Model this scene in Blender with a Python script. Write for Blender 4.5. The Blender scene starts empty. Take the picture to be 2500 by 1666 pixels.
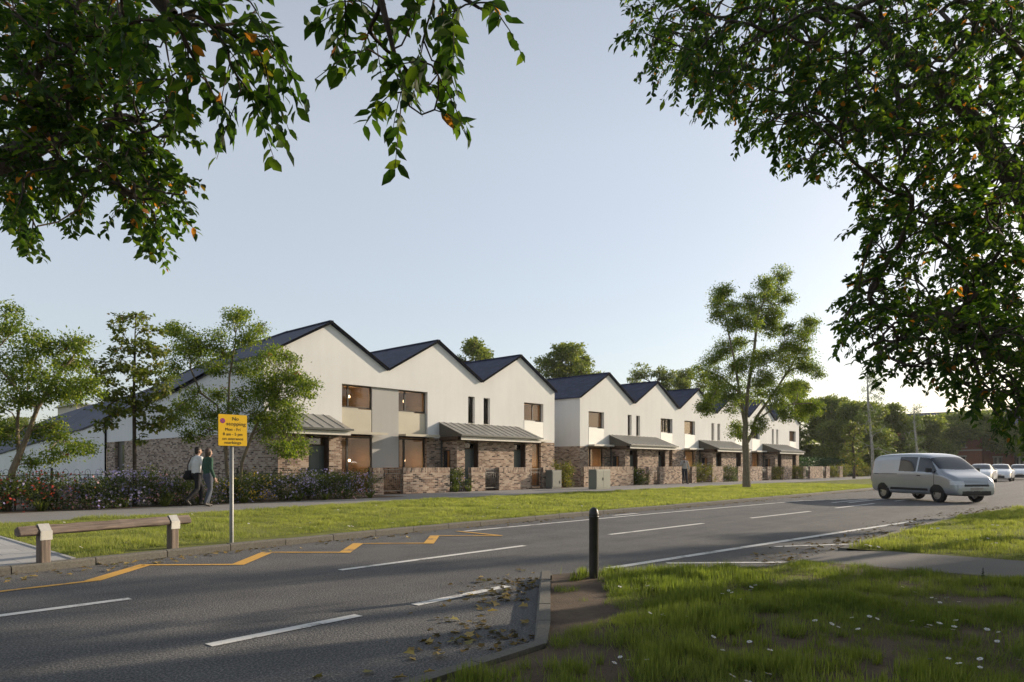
import bpy, bmesh, math, random
import numpy as np
from mathutils import Vector, Matrix
R = math.radians
scene = bpy.context.scene
col = scene.collection
rng = np.random.default_rng(7)
random.seed(7)

# ------------------------------------------------------------------ camera
# X runs along the facades (away to the right), Y from the road to the houses, Z up. Units are metres.
TH = R(42.54); CT, ST = math.cos(TH), math.sin(TH); EYE = 1.25
cam = bpy.data.cameras.new("camera"); cam.sensor_width = 36; cam.lens = 24.2
cam.shift_y = 305 / 2500; cam.clip_end = 4000; cam.clip_start = .05
camo = bpy.data.objects.new("camera", cam); col.objects.link(camo)
camo.location = (0, 0, EYE); camo.rotation_euler = (R(90), 0, TH - R(90))
scene.camera = camo
def W(px, py, d):                       # survey: sight line of the photograph at distance d -> place
    r = (px - 1250) / 1681 * d; z = EYE - (py - 1138) / 1681 * d
    return np.array([CT * d + ST * r, ST * d - CT * r, z])

# ------------------------------------------------------------------ light
SUN = Vector((3.3, -1.0, 1.0)).normalized()
el = math.asin(SUN.z)
w = bpy.data.worlds.new("World"); scene.world = w; w.use_nodes = True
nt = w.node_tree; nt.nodes.clear()
sky = nt.nodes.new("ShaderNodeTexSky"); sky.sky_type = 'NISHITA'; sky.sun_disc = False
sky.sun_elevation = el; sky.sun_rotation = math.atan2(SUN.x, SUN.y)
sky.altitude = 50; sky.air_density = 1.0; sky.dust_density = 1.6; sky.ozone_density = 1.6
bg = nt.nodes.new("ShaderNodeBackground"); bg.inputs[1].default_value = SKY_STRENGTH = .105
wo = nt.nodes.new("ShaderNodeOutputWorld")
hz = nt.nodes.new("ShaderNodeMix"); hz.data_type = 'RGBA'; hz.inputs[0].default_value = .3     # thin high haze veiling the whole sky
hz.inputs[7].default_value = (10.95, 11.0, 11.1, 1); nt.links.new(sky.outputs[0], hz.inputs[6]); tc = nt.nodes.new("ShaderNodeTexCoord"); sx = nt.nodes.new("ShaderNodeSeparateXYZ"); mr = nt.nodes.new("ShaderNodeMapRange")   # the haze thins towards the zenith
nt.links.new(tc.outputs['Generated'], sx.inputs[0]); nt.links.new(sx.outputs['Z'], mr.inputs['Value'])
for i_, v_ in (('From Min', .42), ('From Max', .95), ('To Min', 1.0), ('To Max', .38)): mr.inputs[i_].default_value = v_
vm = nt.nodes.new("ShaderNodeVectorMath"); vm.operation = 'SCALE'; vm.inputs[0].default_value = (10.9, 11.1, 11.4); nt.links.new(mr.outputs[0], vm.inputs['Scale']); nt.links.new(vm.outputs[0], hz.inputs[7])
nt.links.new(hz.outputs[2], bg.inputs[0]); nt.links.new(bg.outputs[0], wo.inputs[0])
sl = bpy.data.lights.new("sun", 'SUN'); sl.energy = 5.0; sl.angle = R(.6); sl.color = (1, .85, .66)
so = bpy.data.objects.new("sun", sl); col.objects.link(so)
so.rotation_euler = (-SUN).to_track_quat('-Z', 'Y').to_euler(); so.location = (30, -10, 40)
scene.view_settings.view_transform = 'Standard'; scene.view_settings.look = 'None'
scene.view_settings.exposure = .30
scene.render.engine = 'CYCLES'
scene.cycles.use_denoising = True
scene.cycles.max_bounces = 7; scene.cycles.transparent_max_bounces = 12
scene.cycles.diffuse_bounces = 3; scene.cycles.glossy_bounces = 3; scene.cycles.transmission_bounces = 4

# ------------------------------------------------------------------ materials
class NT:
    def __init__(s, name):
        s.m = bpy.data.materials.new(name); s.m.use_nodes = True; s.t = s.m.node_tree
        s.b = s.t.nodes["Principled BSDF"]; s.out = s.t.nodes["Material Output"]
    def n(s, typ, _in=None, **kw):
        x = s.t.nodes.new("ShaderNode" + typ)
        for k, v in kw.items(): setattr(x, k, v)
        for k, v in (_in or {}).items():
            if isinstance(v, bpy.types.NodeSocket): s.t.links.new(v, x.inputs[k])
            else: x.inputs[k].default_value = v
        return x
    def l(s, a, b): s.t.links.new(a, b)
    def set(s, **kw):
        for k, v in kw.items():
            i = s.b.inputs[k.replace('_', ' ')]
            if isinstance(v, bpy.types.NodeSocket): s.l(v, i)
            else: i.default_value = v
    def ramp(s, fac, stops, interp='LINEAR'):
        x = s.n('ValToRGB'); x.color_ramp.interpolation = interp
        e = x.color_ramp.elements
        while len(e) < len(stops): e.new(.5)
        for q, (p, c) in zip(e, stops): q.position = p; q.color = (*c, 1) if len(c) == 3 else c
        s.l(fac, x.inputs[0]); return x.outputs[0]
    def noise(s, vec, scale, detail=4, rough=.55):
        return s.n('TexNoise', {'Vector': vec, 'Scale': scale, 'Detail': detail, 'Roughness': rough}).outputs['Fac']
    def bump(s, h, strength=.3, dist=.01):
        s.l(s.n('Bump', {'Height': h, 'Strength': strength, 'Distance': dist}).outputs[0], s.b.inputs['Normal'])
    def obj(s): return s.n('TexCoord').outputs['Object']
    def uv(s): return s.n('TexCoord').outputs['UV']
    def pos(s): return s.n('NewGeometry').outputs['Position']
    def mix(s, f, a, b, mode='MIX'):
        x = s.n('Mix', data_type='RGBA', blend_type=mode)
        for i, v in ((0, f), (6, a), (7, b)):
            if isinstance(v, bpy.types.NodeSocket): s.l(v, x.inputs[i])
            else: x.inputs[i].default_value = (*v, 1) if isinstance(v, tuple) and len(v) == 3 else v
        return x.outputs[2]

def plain(name, c, rough=.6, metal=0, var=.12, scale=8, bump=0, spec=.5, coat=0):
    k = NT(name); p = k.obj()
    f = k.noise(p, scale, 5)
    lo = tuple(x * (1 - var) for x in c); hi = tuple(min(1, x * (1 + var)) for x in c)
    k.set(Base_Color=k.ramp(f, [(.3, lo), (.7, hi)]), Roughness=rough, Metallic=metal, Specular_IOR_Level=spec, Coat_Weight=coat)
    if bump: k.bump(k.noise(p, scale * 6, 4), bump, .004)
    return k.m

def m_brick():
    k = NT("brick"); u = k.uv()
    br = k.n('TexBrick', {'Vector': u, 'Color1': (0, 0, 0, 1), 'Color2': (1, 1, 1, 1), 'Mortar': (.5, .5, .5, 1), 'Scale': 1.0,
             'Mortar Size': .006, 'Mortar Smooth': .1, 'Bias': 0, 'Brick Width': .225, 'Row Height': .070})
    br.offset = .5
    c = k.ramp(br.outputs['Color'], [(0, (.085, .062, .05)), (.09, (.10, .072, .058)), (.13, (.22, .15, .11)), (.40, (.31, .215, .16)),
                                     (.62, (.44, .335, .26)), (.85, (.54, .44, .35)), (1, (.47, .33, .25))])
    fine = k.noise(u, 30, 5, .65)
    c = k.mix(.45, c, k.ramp(fine, [(.3, (.35, .33, .31)), (.7, (1.25, 1.2, 1.15))]), 'MULTIPLY')
    patch = k.noise(u, .9, 3)
    c = k.mix(.5, c, k.ramp(patch, [(.3, (.75, .72, .7)), (.7, (1.15, 1.13, 1.1))]), 'MULTIPLY')
    c = k.mix(br.outputs['Fac'], c, (.47, .42, .36))
    k.set(Base_Color=c, Roughness=.9, Specular_IOR_Level=.2)
    h = k.n('Math', {0: fine, 1: br.outputs['Fac']}, operation='SUBTRACT')
    k.bump(h.outputs[0], .5, .008); return k.m
def m_slate():
    k = NT("slate"); u = k.uv()
    br = k.n('TexBrick', {'Vector': u, 'Color1': (0, 0, 0, 1), 'Color2': (1, 1, 1, 1), 'Mortar': (0, 0, 0, 1), 'Scale': 1.0,
             'Mortar Size': .008, 'Brick Width': .3, 'Row Height': .22})
    c = k.ramp(br.outputs['Color'], [(0, (.020, .025, .056)), (1, (.042, .050, .10))])
    c = k.mix(br.outputs['Fac'], c, (.012, .013, .02))
    k.set(Base_Color=c, Roughness=.62, Specular_IOR_Level=.35)
    k.bump(br.outputs['Color'], .35, .01); return k.m
def m_render(name, c):
    k = NT(name); p = k.pos()
    f = k.noise(p, .55, 5, .6)
    fine = k.noise(p, 160, 2)
    streak = k.noise(k.n('Mapping', {'Vector': p, 'Scale': (3, 3, .25)}).outputs[0], 1.2, 4)
    cc = k.ramp(f, [(.3, tuple(x * .95 for x in c)), (.7, tuple(min(1, x * 1.03) for x in c))])
    cc = k.mix(.09, cc, k.ramp(streak, [(.35, (.72, .7, .68)), (.6, (1, 1, 1))]), 'MULTIPLY')
    k.set(Base_Color=cc, Roughness=.92, Specular_IOR_Level=.15); k.bump(fine, .12, .003); return k.m
def m_asphalt():
    k = NT("asphalt"); p = k.pos()
    sp = k.noise(p, 62, 4, .8); mid = k.noise(p, 1.3, 5, .6)
    trk = k.noise(k.n('Mapping', {'Vector': p, 'Scale': (.12, 1.5, 1)}).outputs[0], 1.1, 4)
    vor = k.n('TexVoronoi', {'Vector': p, 'Scale': 75.0}).outputs['Distance']
    c = k.ramp(sp, [(.36, (.032, .033, .036)), (.50, (.096, .096, .098)), (.64, (.28, .27, .26))])
    c = k.mix(.55, c, k.ramp(mid, [(.3, (.65, .65, .66)), (.7, (1.25, 1.22, 1.18))]), 'MULTIPLY')
    c = k.mix(.4, c, k.ramp(trk, [(.35, (.62, .62, .64)), (.65, (1.3, 1.28, 1.22))]), 'MULTIPLY')
    k.set(Base_Color=c, Roughness=.82, Specular_IOR_Level=.35)
    k.bump(k.n('Math', {0: sp, 1: vor}, operation='ADD').outputs[0], .6, .008); return k.m
def m_path(name, c, sc=90):
    k = NT(name); p = k.pos()
    sp = k.noise(p, sc, 3, .7); mid = k.noise(p, .8, 4)
    cc = k.ramp(sp, [(.3, tuple(x * .7 for x in c)), (.7, tuple(x * 1.25 for x in c))])
    cc = k.mix(.4, cc, k.ramp(mid, [(.3, (.7, .7, .7)), (.7, (1.15, 1.13, 1.1))]), 'MULTIPLY')
    k.set(Base_Color=cc, Roughness=.9, Specular_IOR_Level=.25); k.bump(sp, .4, .004); return k.m
def m_slab():
    k = NT("paving_flags"); u = k.uv()
    br = k.n('TexBrick', {'Vector': u, 'Color1': (.36, .35, .34, 1), 'Color2': (.45, .44, .42, 1), 'Mortar': (.16, .15, .14, 1), 'Scale': 1.0,
             'Mortar Size': .004, 'Brick Width': .6, 'Row Height': .45})
    f = k.noise(u, 40, 4)
    c = k.mix(.3, br.outputs[0], k.ramp(f, [(.3, (.7, .7, .7)), (.7, (1.15, 1.15, 1.15))]), 'MULTIPLY')
    k.set(Base_Color=c, Roughness=.85); k.bump(f, .15, .003); return k.m
def m_soil():
    k = NT("soil"); p = k.pos()
    a = k.noise(p, 3, 6, .65); b = k.noise(p, 60, 3)
    c = k.ramp(a, [(.3, (.055, .036, .022)), (.5, (.10, .066, .04)), (.75, (.15, .105, .065))])
    c = k.mix(.5, c, k.ramp(b, [(.3, (.6, .6, .6)), (.7, (1.3, 1.3, 1.3))]), 'MULTIPLY')
    k.set(Base_Color=c, Roughness=.95); k.bump(b, .6, .015); return k.m
def m_turf(name, lo, hi, soil=.0):
    k = NT(name); p = k.pos()
    a = k.noise(p, 1.1, 6, .65); b = k.noise(p, 35, 4, .7)
    c = k.ramp(a, [(.3, lo), (.68, hi)])
    c = k.mix(.6, c, k.ramp(b, [(.3, (.5, .5, .45)), (.7, (1.35, 1.35, 1.2))]), 'MULTIPLY')
    k.set(Base_Color=c, Roughness=.95, Specular_IOR_Level=.1); k.bump(b, .8, .03); return k.m
def m_leaf(name, stops, trans=.35, rough=.5, spec=.35, tg=1.0):
    k = NT(name)
    a = k.n('Attribute', attribute_name='rnd').outputs['Fac']
    c = k.ramp(a, stops)
    k.set(Base_Color=c, Roughness=rough, Specular_IOR_Level=spec)
    tr = k.n('BsdfTranslucent', {'Color': k.mix(1, c, (tg * 1.5, tg * 1.55, .75), 'MULTIPLY')})
    mx = k.n('MixShader', {0: trans, 1: k.b.outputs[0], 2: tr.outputs[0]})
    k.l(mx.outputs[0], k.out.inputs[0]); return k.m
def m_bark(name, lo, hi):
    k = NT(name); p = k.obj()
    q = k.n('Mapping', {'Vector': p, 'Scale': (1, 1, .22)}).outputs[0]
    f = k.noise(q, 26, 6, .65)
    k.set(Base_Color=k.ramp(f, [(.3, lo), (.7, hi)]), Roughness=.9, Specular_IOR_Level=.2); k.bump(f, .8, .02); return k.m
def m_wood(name, lo, hi, axis=0, rough=.8):
    k = NT(name); sc = [14, 14, 14]; sc[axis] = .8
    f = k.noise(k.n('Mapping', {'Vector': k.obj(), 'Scale': sc}).outputs[0], 2.2, 7, .68)
    g = k.noise(k.obj(), 2.0, 3)
    c = k.mix(.4, k.ramp(f, [(.28, lo), (.72, hi)]), k.ramp(g, [(.3, (.6, .58, .55)), (.7, (1.2, 1.2, 1.2))]), 'MULTIPLY')
    k.set(Base_Color=c, Roughness=rough); k.bump(f, .7, .012); return k.m
def m_glass(name, tint=(.9, .92, .9), base=.1):
    k = NT(name)
    fr = k.n('Fresnel', {'IOR': 1.5}).outputs[0]
    f = k.n('Math', {0: fr, 1: base}, operation='ADD').outputs[0]
    t = k.n('BsdfTransparent', {'Color': (*tint, 1)}); g = k.n('BsdfGlossy', {'Color': (.95, .96, 1, 1), 'Roughness': .015})
    mx = k.n('MixShader', {0: f, 1: t.outputs[0], 2: g.outputs[0]}); k.l(mx.outputs[0], k.out.inputs[0]); return k.m
def m_paint(name, c, rough=.25, coat=.6):
    return plain(name, c, rough, 0, .04, 2, 0, .5, coat)
def m_marking(name, c):
    k = NT(name); p = k.pos()
    wear = k.noise(p, 22, 6, .75); big = k.noise(p, 2.5, 4)
    f = k.n('Math', {0: wear, 1: big}, operation='MULTIPLY').outputs[0]
    k.set(Base_Color=k.ramp(f, [(.13, (.12, .115, .11)), (.22, c), (1, c)]), Roughness=.75); return k.m
M = dict(
    bulb=None, brick=m_brick(), slate=m_slate(), render=m_render("white_render", (.77, .76, .735)), panel=m_render("grey_render", (.47, .455, .43)),
    frame=plain("bronze_frame", (.045, .038, .03), .45), trim=plain("roof_trim", (.010, .010, .012), .95, spec=.05),
    zinc=plain("zinc_sheet", (.30, .29, .265), .5, .35, .1, 3), cheek=plain("canopy_cheek", (.10, .088, .07), .55), fascia=plain("cream_fascia", (.66, .62, .54), .6),
    gutter=plain("gutter_metal", (.07, .075, .065), .45), soffit=m_wood("soffit_boards", (.05, .03, .018), (.11, .065, .04)),
    spandrel=plain("champagne_panel", (.50, .455, .36), .38, .25, .05, 1.5), spandrel_white=plain("white_panel", (.80, .79, .74), .5, 0, .03, 1.5),
    glass=m_glass("window_glass", base=.015), blind=m_wood("timber_blind", (.27, .135, .055), (.50, .28, .12), 0, .6),
    door=plain("door_paint", (.075, .095, .088), .4, 0, .06), orange=m_wood("orange_timber", (.30, .13, .035), (.46, .22, .07), 2, .5),
    room=plain("room_wall", (.26, .20, .14), .9), chrome=plain("steel", (.55, .55, .54), .3, 1, .08),
    asphalt=m_asphalt(), pavement=m_path("pavement_asphalt", (.26, .25, .24)), footpath=m_path("footpath_asphalt", (.19, .18, .17)),
    kerb=m_path("kerb_concrete", (.17, .16, .14), 45), flags=m_slab(), soil=m_soil(),
    turf=m_turf("turf", (.13, .145, .04), (.23, .24, .075)), field=m_turf("far_field", (.05, .07, .02), (.08, .10, .03)),
    blade=m_leaf("grass_blade", [(0, (.135, .165, .045)), (.5, (.255, .285, .088)), (.85, (.37, .37, .135)), (1, (.43, .39, .19))], .45, .65, .2),
    bladeshade=m_leaf("shaded_grass_blade", [(0, (.075, .11, .026)), (.5, (.175, .22, .05)), (.85, (.29, .315, .085)), (1, (.42, .38, .16))], .42, .6, .25),  # near lawn copy of the blades, shade put in as darker greener colour
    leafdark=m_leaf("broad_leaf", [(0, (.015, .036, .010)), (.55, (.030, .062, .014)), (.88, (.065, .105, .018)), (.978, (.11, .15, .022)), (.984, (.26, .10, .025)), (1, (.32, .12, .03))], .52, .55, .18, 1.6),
    leafrowan=m_leaf("rowan_leaf", [(0, (.070, .115, .020)), (.6, (.14, .195, .034)), (1, (.28, .30, .055))], .46, .5, .3, 1.2),
    leafplane=m_leaf("sapling_leaf", [(0, (.085, .12, .022)), (.7, (.17, .20, .036)), (.95, (.22, .21, .06)), (1, (.32, .19, .05))], .4),
    leaffar=m_leaf("far_leaf", [(0, (.09, .125, .034)), (.6, (.18, .22, .055)), (1, (.30, .31, .08))], .46),
    leafbirch=m_leaf("birch_leaf", [(0, (.06, .10, .03)), (1, (.13, .17, .05))], .4),
    leafshrub=m_leaf("shrub_leaf", [(0, (.035, .06, .018)), (.6, (.085, .12, .032)), (1, (.19, .21, .055))], .36),
    leafyellow=m_leaf("yellow_shrub_leaf", [(0, (.05, .08, .02)), (.5, (.13, .15, .03)), (1, (.32, .26, .04))], .35),
    leafhedge=m_leaf("hedge_leaf", [(0, (.02, .05, .015)), (1, (.05, .10, .03))], .3),
    bark=m_bark("bark", (.035, .026, .02), (.12, .095, .075)), barklight=m_bark("light_bark", (.12, .095, .065), (.30, .25, .18)), barkbirch=m_bark("birch_bark", (.16, .15, .14), (.55, .52, .49)),
    berry=plain("berry", (.35, .035, .03), .35), purple=m_leaf("purple_petal", [(0, (.36, .30, .66)), (1, (.56, .50, .84))], .3), pink=m_leaf("pink_petal", [(0, (.50, .22, .26)), (1, (.62, .42, .45))], .3),
    yellow=m_leaf("yellow_petal", [(0, (.62, .38, .03)), (1, (.78, .55, .06))], .3), red=m_leaf("red_petal", [(0, (.45, .05, .04)), (1, (.6, .12, .08))], .3), white=m_leaf("white_petal", [(0, (.7, .68, .66)), (1, (.82, .8, .8))], .3),
    log=m_wood("weathered_log", (.055, .042, .035), (.26, .20, .165), 0), post=m_wood("weathered_post", (.07, .054, .044), (.29, .225, .18), 2),
    strap=plain("galvanised_strap", (.50, .49, .46), .5, .35, .1, 12), pole=plain("galvanised_pole", (.24, .24, .23), .5, .35, .15, 10),
    sign=plain("yellow_sign", (.80, .50, .012), .42, 0, .03, 3), signback=plain("sign_back", (.06, .06, .06), .6), ink=plain("black_lettering", (.018, .016, .012), .6),
    red_ring=plain("roundel_red", (.50, .04, .07), .5), blue_disc=plain("roundel_blue", (.06, .06, .34), .5),
    bollard=plain("bollard_paint", (.036, .031, .026), .42, 0, .35, 9, .25), cabinet=plain("cabinet_grey", (.15, .155, .135), .5, 0, .1, 2), cabinet2=plain("cabinet_green_grey", (.19, .20, .16), .5, 0, .06, 1.5),
    railing=plain("black_railing", (.012, .012, .013), .5), gate=plain("grey_gate", (.20, .19, .17), .45, .4),
    mark=m_marking("road_paint_white", (.74, .72, .68)), zig=m_marking("road_paint_yellow", (.66, .36, .06)),
    paint=m_paint("white_car_paint", (.78, .79, .80)), vanpaint=plain("silver_van_paint", (.40, .42, .45), .28, .55, .04, 2, 0, .5, .7), carglass=m_glass("car_glass", (.32, .36, .38), .12), tyre=plain("tyre", (.016, .016, .016), .85), rim=plain("rim", (.5, .5, .51), .3, .9),
    blackplastic=plain("black_plastic", (.016, .017, .018), .5), lamp=m_paint("headlight_glass", (.7, .72, .75), .1), redlamp=m_paint("tail_light", (.4, .02, .02), .2),
    skin=plain("skin", (.42, .25, .18), .55, 0, .05), hair=plain("dark_hair", (.02, .013, .01), .6), hairbrown=plain("brown_hair", (.075, .045, .033), .55), green=plain("green_jumper", (.035, .085, .055), .9, 0, .15, 20), greytop=plain("grey_jumper", (.44, .42, .39), .9, 0, .1, 20), whitetop=plain("white_shirt", (.74, .74, .74), .9, 0, .06, 14),
    navy=plain("navy_trousers", (.028, .03, .042), .85, 0, .2, 15), black=plain("black_cloth", (.014, .014, .017), .85, 0, .2, 15), slate_grey=plain("grey_trousers", (.075, .085, .11), .85, 0, .15, 15), shoe=plain("shoe", (.03, .024, .02), .5), beige=plain("beige_render", (.55, .50, .43), .9),
    redbrick=plain("red_brickwork", (.26, .095, .06), .9, 0, .15, 3), stone=plain("pale_stone", (.42, .37, .33), .8), darkpane=plain("dark_pane", (.018, .024, .032), .06, 0, .05, 2, 0, .8), litter=m_leaf("dry_leaf", [(0, (.20, .14, .05)), (.5, (.40, .28, .10)), (.8, (.52, .38, .15)), (1, (.13, .14, .045))], .2, .7, .2), litter2=m_leaf("dry_litter", [(0, (.07, .055, .025)), (1, (.26, .18, .07))], .15, .8, .1), weed=m_leaf("weed_leaf", [(0, (.012, .03, .012)), (1, (.02, .045, .015))], .2),
)

k = NT('bulb'); k.set(Emission_Color=(1, .66, .34, 1), Emission_Strength=9.0); M['bulb'] = k.m

# ------------------------------------------------------------------ mesh helpers
def tag(o, label=None, cat=None, group=None, kind=None):
    if label: o['label'] = label
    if cat: o['category'] = cat
    if group: o['group'] = group
    if kind: o['kind'] = kind
    return o
def thing(name, label, cat, loc=(0, 0, 0), rz=0, group=None):
    o = bpy.data.objects.new(name, None); col.objects.link(o); o.empty_display_size = .3
    o.location = loc; o.rotation_euler = (0, 0, rz)
    return tag(o, label, cat, group)
def worldloc(o):
    p = Vector(o.location); q = o.parent
    while q: p = Vector(q.location) + p; q = q.parent
    return p
class MB:
    """Collects faces (world or local coordinates) and links them as ONE mesh object."""
    def __init__(s): s.v = []; s.f = []; s.uv = []; s.s = []
    def face(s, pts, uv=None, smooth=False):
        b = len(s.v); pts = [Vector(p) for p in pts]; s.v += pts; s.f.append(list(range(b, b + len(pts))))
        if uv is None:
            n = Vector((0, 0, 0))
            for i in range(len(pts)):
                a, c = pts[i], pts[(i + 1) % len(pts)]
                n += Vector(((a.y - c.y) * (a.z + c.z), (a.z - c.z) * (a.x + c.x), (a.x - c.x) * (a.y + c.y)))
            ax = max(range(3), key=lambda i: abs(n[i]))
            uv = [((p.y, p.z), (p.x, p.z), (p.x, p.y))[ax] for p in pts]
        s.uv.append(uv); s.s.append(smooth); return s
    def box(s, x0, x1, y0, y1, z0, z1):
        if x0 > x1: x0, x1 = x1, x0
        p = lambda x, y, z: (x, y, z)
        s.face([p(x0, y0, z0), p(x1, y0, z0), p(x1, y0, z1), p(x0, y0, z1)]); s.face([p(x1, y1, z0), p(x0, y1, z0), p(x0, y1, z1), p(x1, y1, z1)])
        s.face([p(x0, y1, z0), p(x0, y0, z0), p(x0, y0, z1), p(x0, y1, z1)]); s.face([p(x1, y0, z0), p(x1, y1, z0), p(x1, y1, z1), p(x1, y0, z1)])
        s.face([p(x0, y0, z1), p(x1, y0, z1), p(x1, y1, z1), p(x0, y1, z1)]); s.face([p(x0, y1, z0), p(x1, y1, z0), p(x1, y0, z0), p(x0, y0, z0)]); return s
    def prism(s, poly, axis, a, b):
        """polygon (2-D, counter-clockwise seen against the axis) swept from a to b along axis"""
        def P(q, t): return {0: (t, q[0], q[1]), 1: (q[0], t, q[1]), 2: (q[0], q[1], t)}[axis]
        n = len(poly)
        s.face([P(q, a) for q in poly][::-1] if axis != 1 else [P(q, a) for q in poly]); s.face([P(q, b) for q in poly] if axis != 1 else [P(q, b) for q in poly][::-1])
        for i in range(n):
            q, r = poly[i], poly[(i + 1) % n]
            f = [P(q, a), P(r, a), P(r, b), P(q, b)]
            s.face(f if axis != 1 else f[::-1])
        return s
    def tube(s, pts, rad, n=8, cap=True, smooth=True):
        pts = [Vector(p) for p in pts]; rad = rad if isinstance(rad, (list, tuple)) else [rad] * len(pts)
        rings = []; ref = None
        for i, p in enumerate(pts):
            d = (pts[min(i + 1, len(pts) - 1)] - pts[max(i - 1, 0)])
            d = d.normalized() if d.length > 1e-9 else Vector((0, 0, 1))
            if ref is None: ref = d.orthogonal().normalized()
            ref = (ref - d * ref.dot(d)); ref = ref.normalized() if ref.length > 1e-6 else d.orthogonal().normalized()
            q = d.cross(ref)
            rings.append([p + (ref * math.cos(2 * math.pi * k / n) + q * math.sin(2 * math.pi * k / n)) * rad[i] for k in range(n)])
        b = len(s.v)
        for r in rings: s.v += r
        L = 0
        for i in range(len(rings) - 1):
            l2 = L + (pts[i + 1] - pts[i]).length
            for k in range(n):
                k2 = (k + 1) % n
                s.f.append([b + i * n + k, b + i * n + k2, b + (i + 1) * n + k2, b + (i + 1) * n + k])
                s.uv.append([(k / n, L), ((k + 1) / n, L), ((k + 1) / n, l2), (k / n, l2)]); s.s.append(smooth)
            L = l2
        if cap:
            s.f.append([b + k for k in range(n)][::-1]); s.uv.append([(0, 0)] * n); s.s.append(False)
            s.f.append([b + (len(rings) - 1) * n + k for k in range(n)]); s.uv.append([(0, 0)] * n); s.s.append(False)
        return s
    def lathe(s, prof, c=(0, 0, 0), n=20):
        """profile [(r, z)...] turned about the vertical through c"""
        b = len(s.v)
        for r, z in prof:
            for k in range(n): s.v.append(Vector((c[0] + r * math.cos(2 * math.pi * k / n), c[1] + r * math.sin(2 * math.pi * k / n), c[2] + z)))
        for i in range(len(prof) - 1):
            for k in range(n):
                k2 = (k + 1) % n
                s.f.append([b + i * n + k, b + i * n + k2, b + (i + 1) * n + k2, b + (i + 1) * n + k]); s.uv.append([(0, 0), (1, 0), (1, 1), (0, 1)]); s.s.append(True)
        return s
    def disc(s, c, r, axis=2, n=20, flip=False):
        pts = []
        for k in range(n):
            a = 2 * math.pi * k / n; x, y = r * math.cos(a), r * math.sin(a)
            pts.append({2: (c[0] + x, c[1] + y, c[2]), 1: (c[0] + x, c[1], c[2] + y), 0: (c[0], c[1] + x, c[2] + y)}[axis])
        return s.face(pts[::-1] if flip else pts)
    def build(s, name, mat, parent=None, local=False, bevel=0, weld=False):
        me = bpy.data.meshes.new(name)
        off = Vector((0, 0, 0)) if (local or parent is None) else worldloc(parent)
        me.from_pydata([tuple(v - off) for v in s.v], [], s.f)
        uvl = me.uv_layers.new(name="UVMap")
        flat = [c for f in s.uv for p in f for c in p]
        uvl.data.foreach_set('uv', flat)
        me.polygons.foreach_set('use_smooth', s.s)
        me.materials.append(mat)
        o = bpy.data.objects.new(name, me); col.objects.link(o); o.parent = parent
        if weld or bevel:
            bm = bmesh.new(); bm.from_mesh(me); bmesh.ops.remove_doubles(bm, verts=bm.verts, dist=1e-5); bmesh.ops.recalc_face_normals(bm, faces=bm.faces); bm.to_mesh(me); bm.free()
        if bevel:
            md = o.modifiers.new("bevel", 'BEVEL'); md.width = bevel; md.segments = 2; md.limit_method = 'ANGLE'
        me.update(); return o
def struct(o): o['kind'] = 'structure'; return o
def copy_tree(o, parent=None):
    c = o.copy(); col.objects.link(c); c.parent = parent
    for ch in [x for x in bpy.data.objects if x.parent == o]: copy_tree(ch, c)
    return c
def text_part(name, body, size, width, loc, parent, mat, rot=(R(90), 0, 0), align='CENTER'):
    cu = bpy.data.curves.new(name, 'FONT'); cu.body = body; cu.size = size; cu.align_x = align; cu.extrude = .0006; cu.offset = 0
    o = bpy.data.objects.new(name, cu); col.objects.link(o)
    dg = bpy.context.evaluated_depsgraph_get(); dg.update()
    me = bpy.data.meshes.new_from_object(o.evaluated_get(dg)); bpy.data.objects.remove(o)
    me.materials.clear(); me.materials.append(mat); me.name = name
    xs = [v.co.x for v in me.vertices]; k = width / (max(xs) - min(xs))
    for v in me.vertices: v.co.x *= k
    o = bpy.data.objects.new(name, me); col.objects.link(o); o.parent = parent; o.location = loc; o.rotation_euler = rot
    return o

# ------------------------------------------------------------------ leaves, blades, trees
LEAF = (np.array([(0, 0, 0), (.32, 0, -.03), (.66, 0, -.06), (1, 0, -.16), (.22, .2, .05), (.58, .21, .03), (.22, -.2, .05), (.58, -.21, .03)], float),
        [(0, 1, 4), (1, 2, 5, 4), (2, 3, 5), (0, 6, 1), (1, 6, 7, 2), (2, 7, 3)])
LEAF4 = (np.array([(0, 0, 0), (.5, .27, .04), (1, 0, -.08), (.5, -.27, .04)], float), [(0, 1, 2, 3)])
LOBED = (np.array([(0, 0, 0), (.05, .35, .05), (.3, .25, .02), (.45, .5, .08), (.6, .2, 0), (1, 0, -.1), (.6, -.2, 0), (.45, -.5, .06), (.3, -.25, .02), (.05, -.35, .05)], float),
         [(0, 1, 2), (2, 3, 4), (0, 2, 4, 5), (0, 5, 6, 8), (8, 6, 7), (0, 8, 9)])
PETAL = (np.array([(math.cos(a) * (1 if k % 2 == 0 else .45), math.sin(a) * (1 if k % 2 == 0 else .45), .12 if k % 2 == 0 else 0) for k, a in enumerate(np.linspace(0, 2 * math.pi, 11)[:-1])], float), [tuple(range(10))])
def unit(a): return a / np.maximum(np.linalg.norm(a, axis=-1, keepdims=True), 1e-9)
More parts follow.
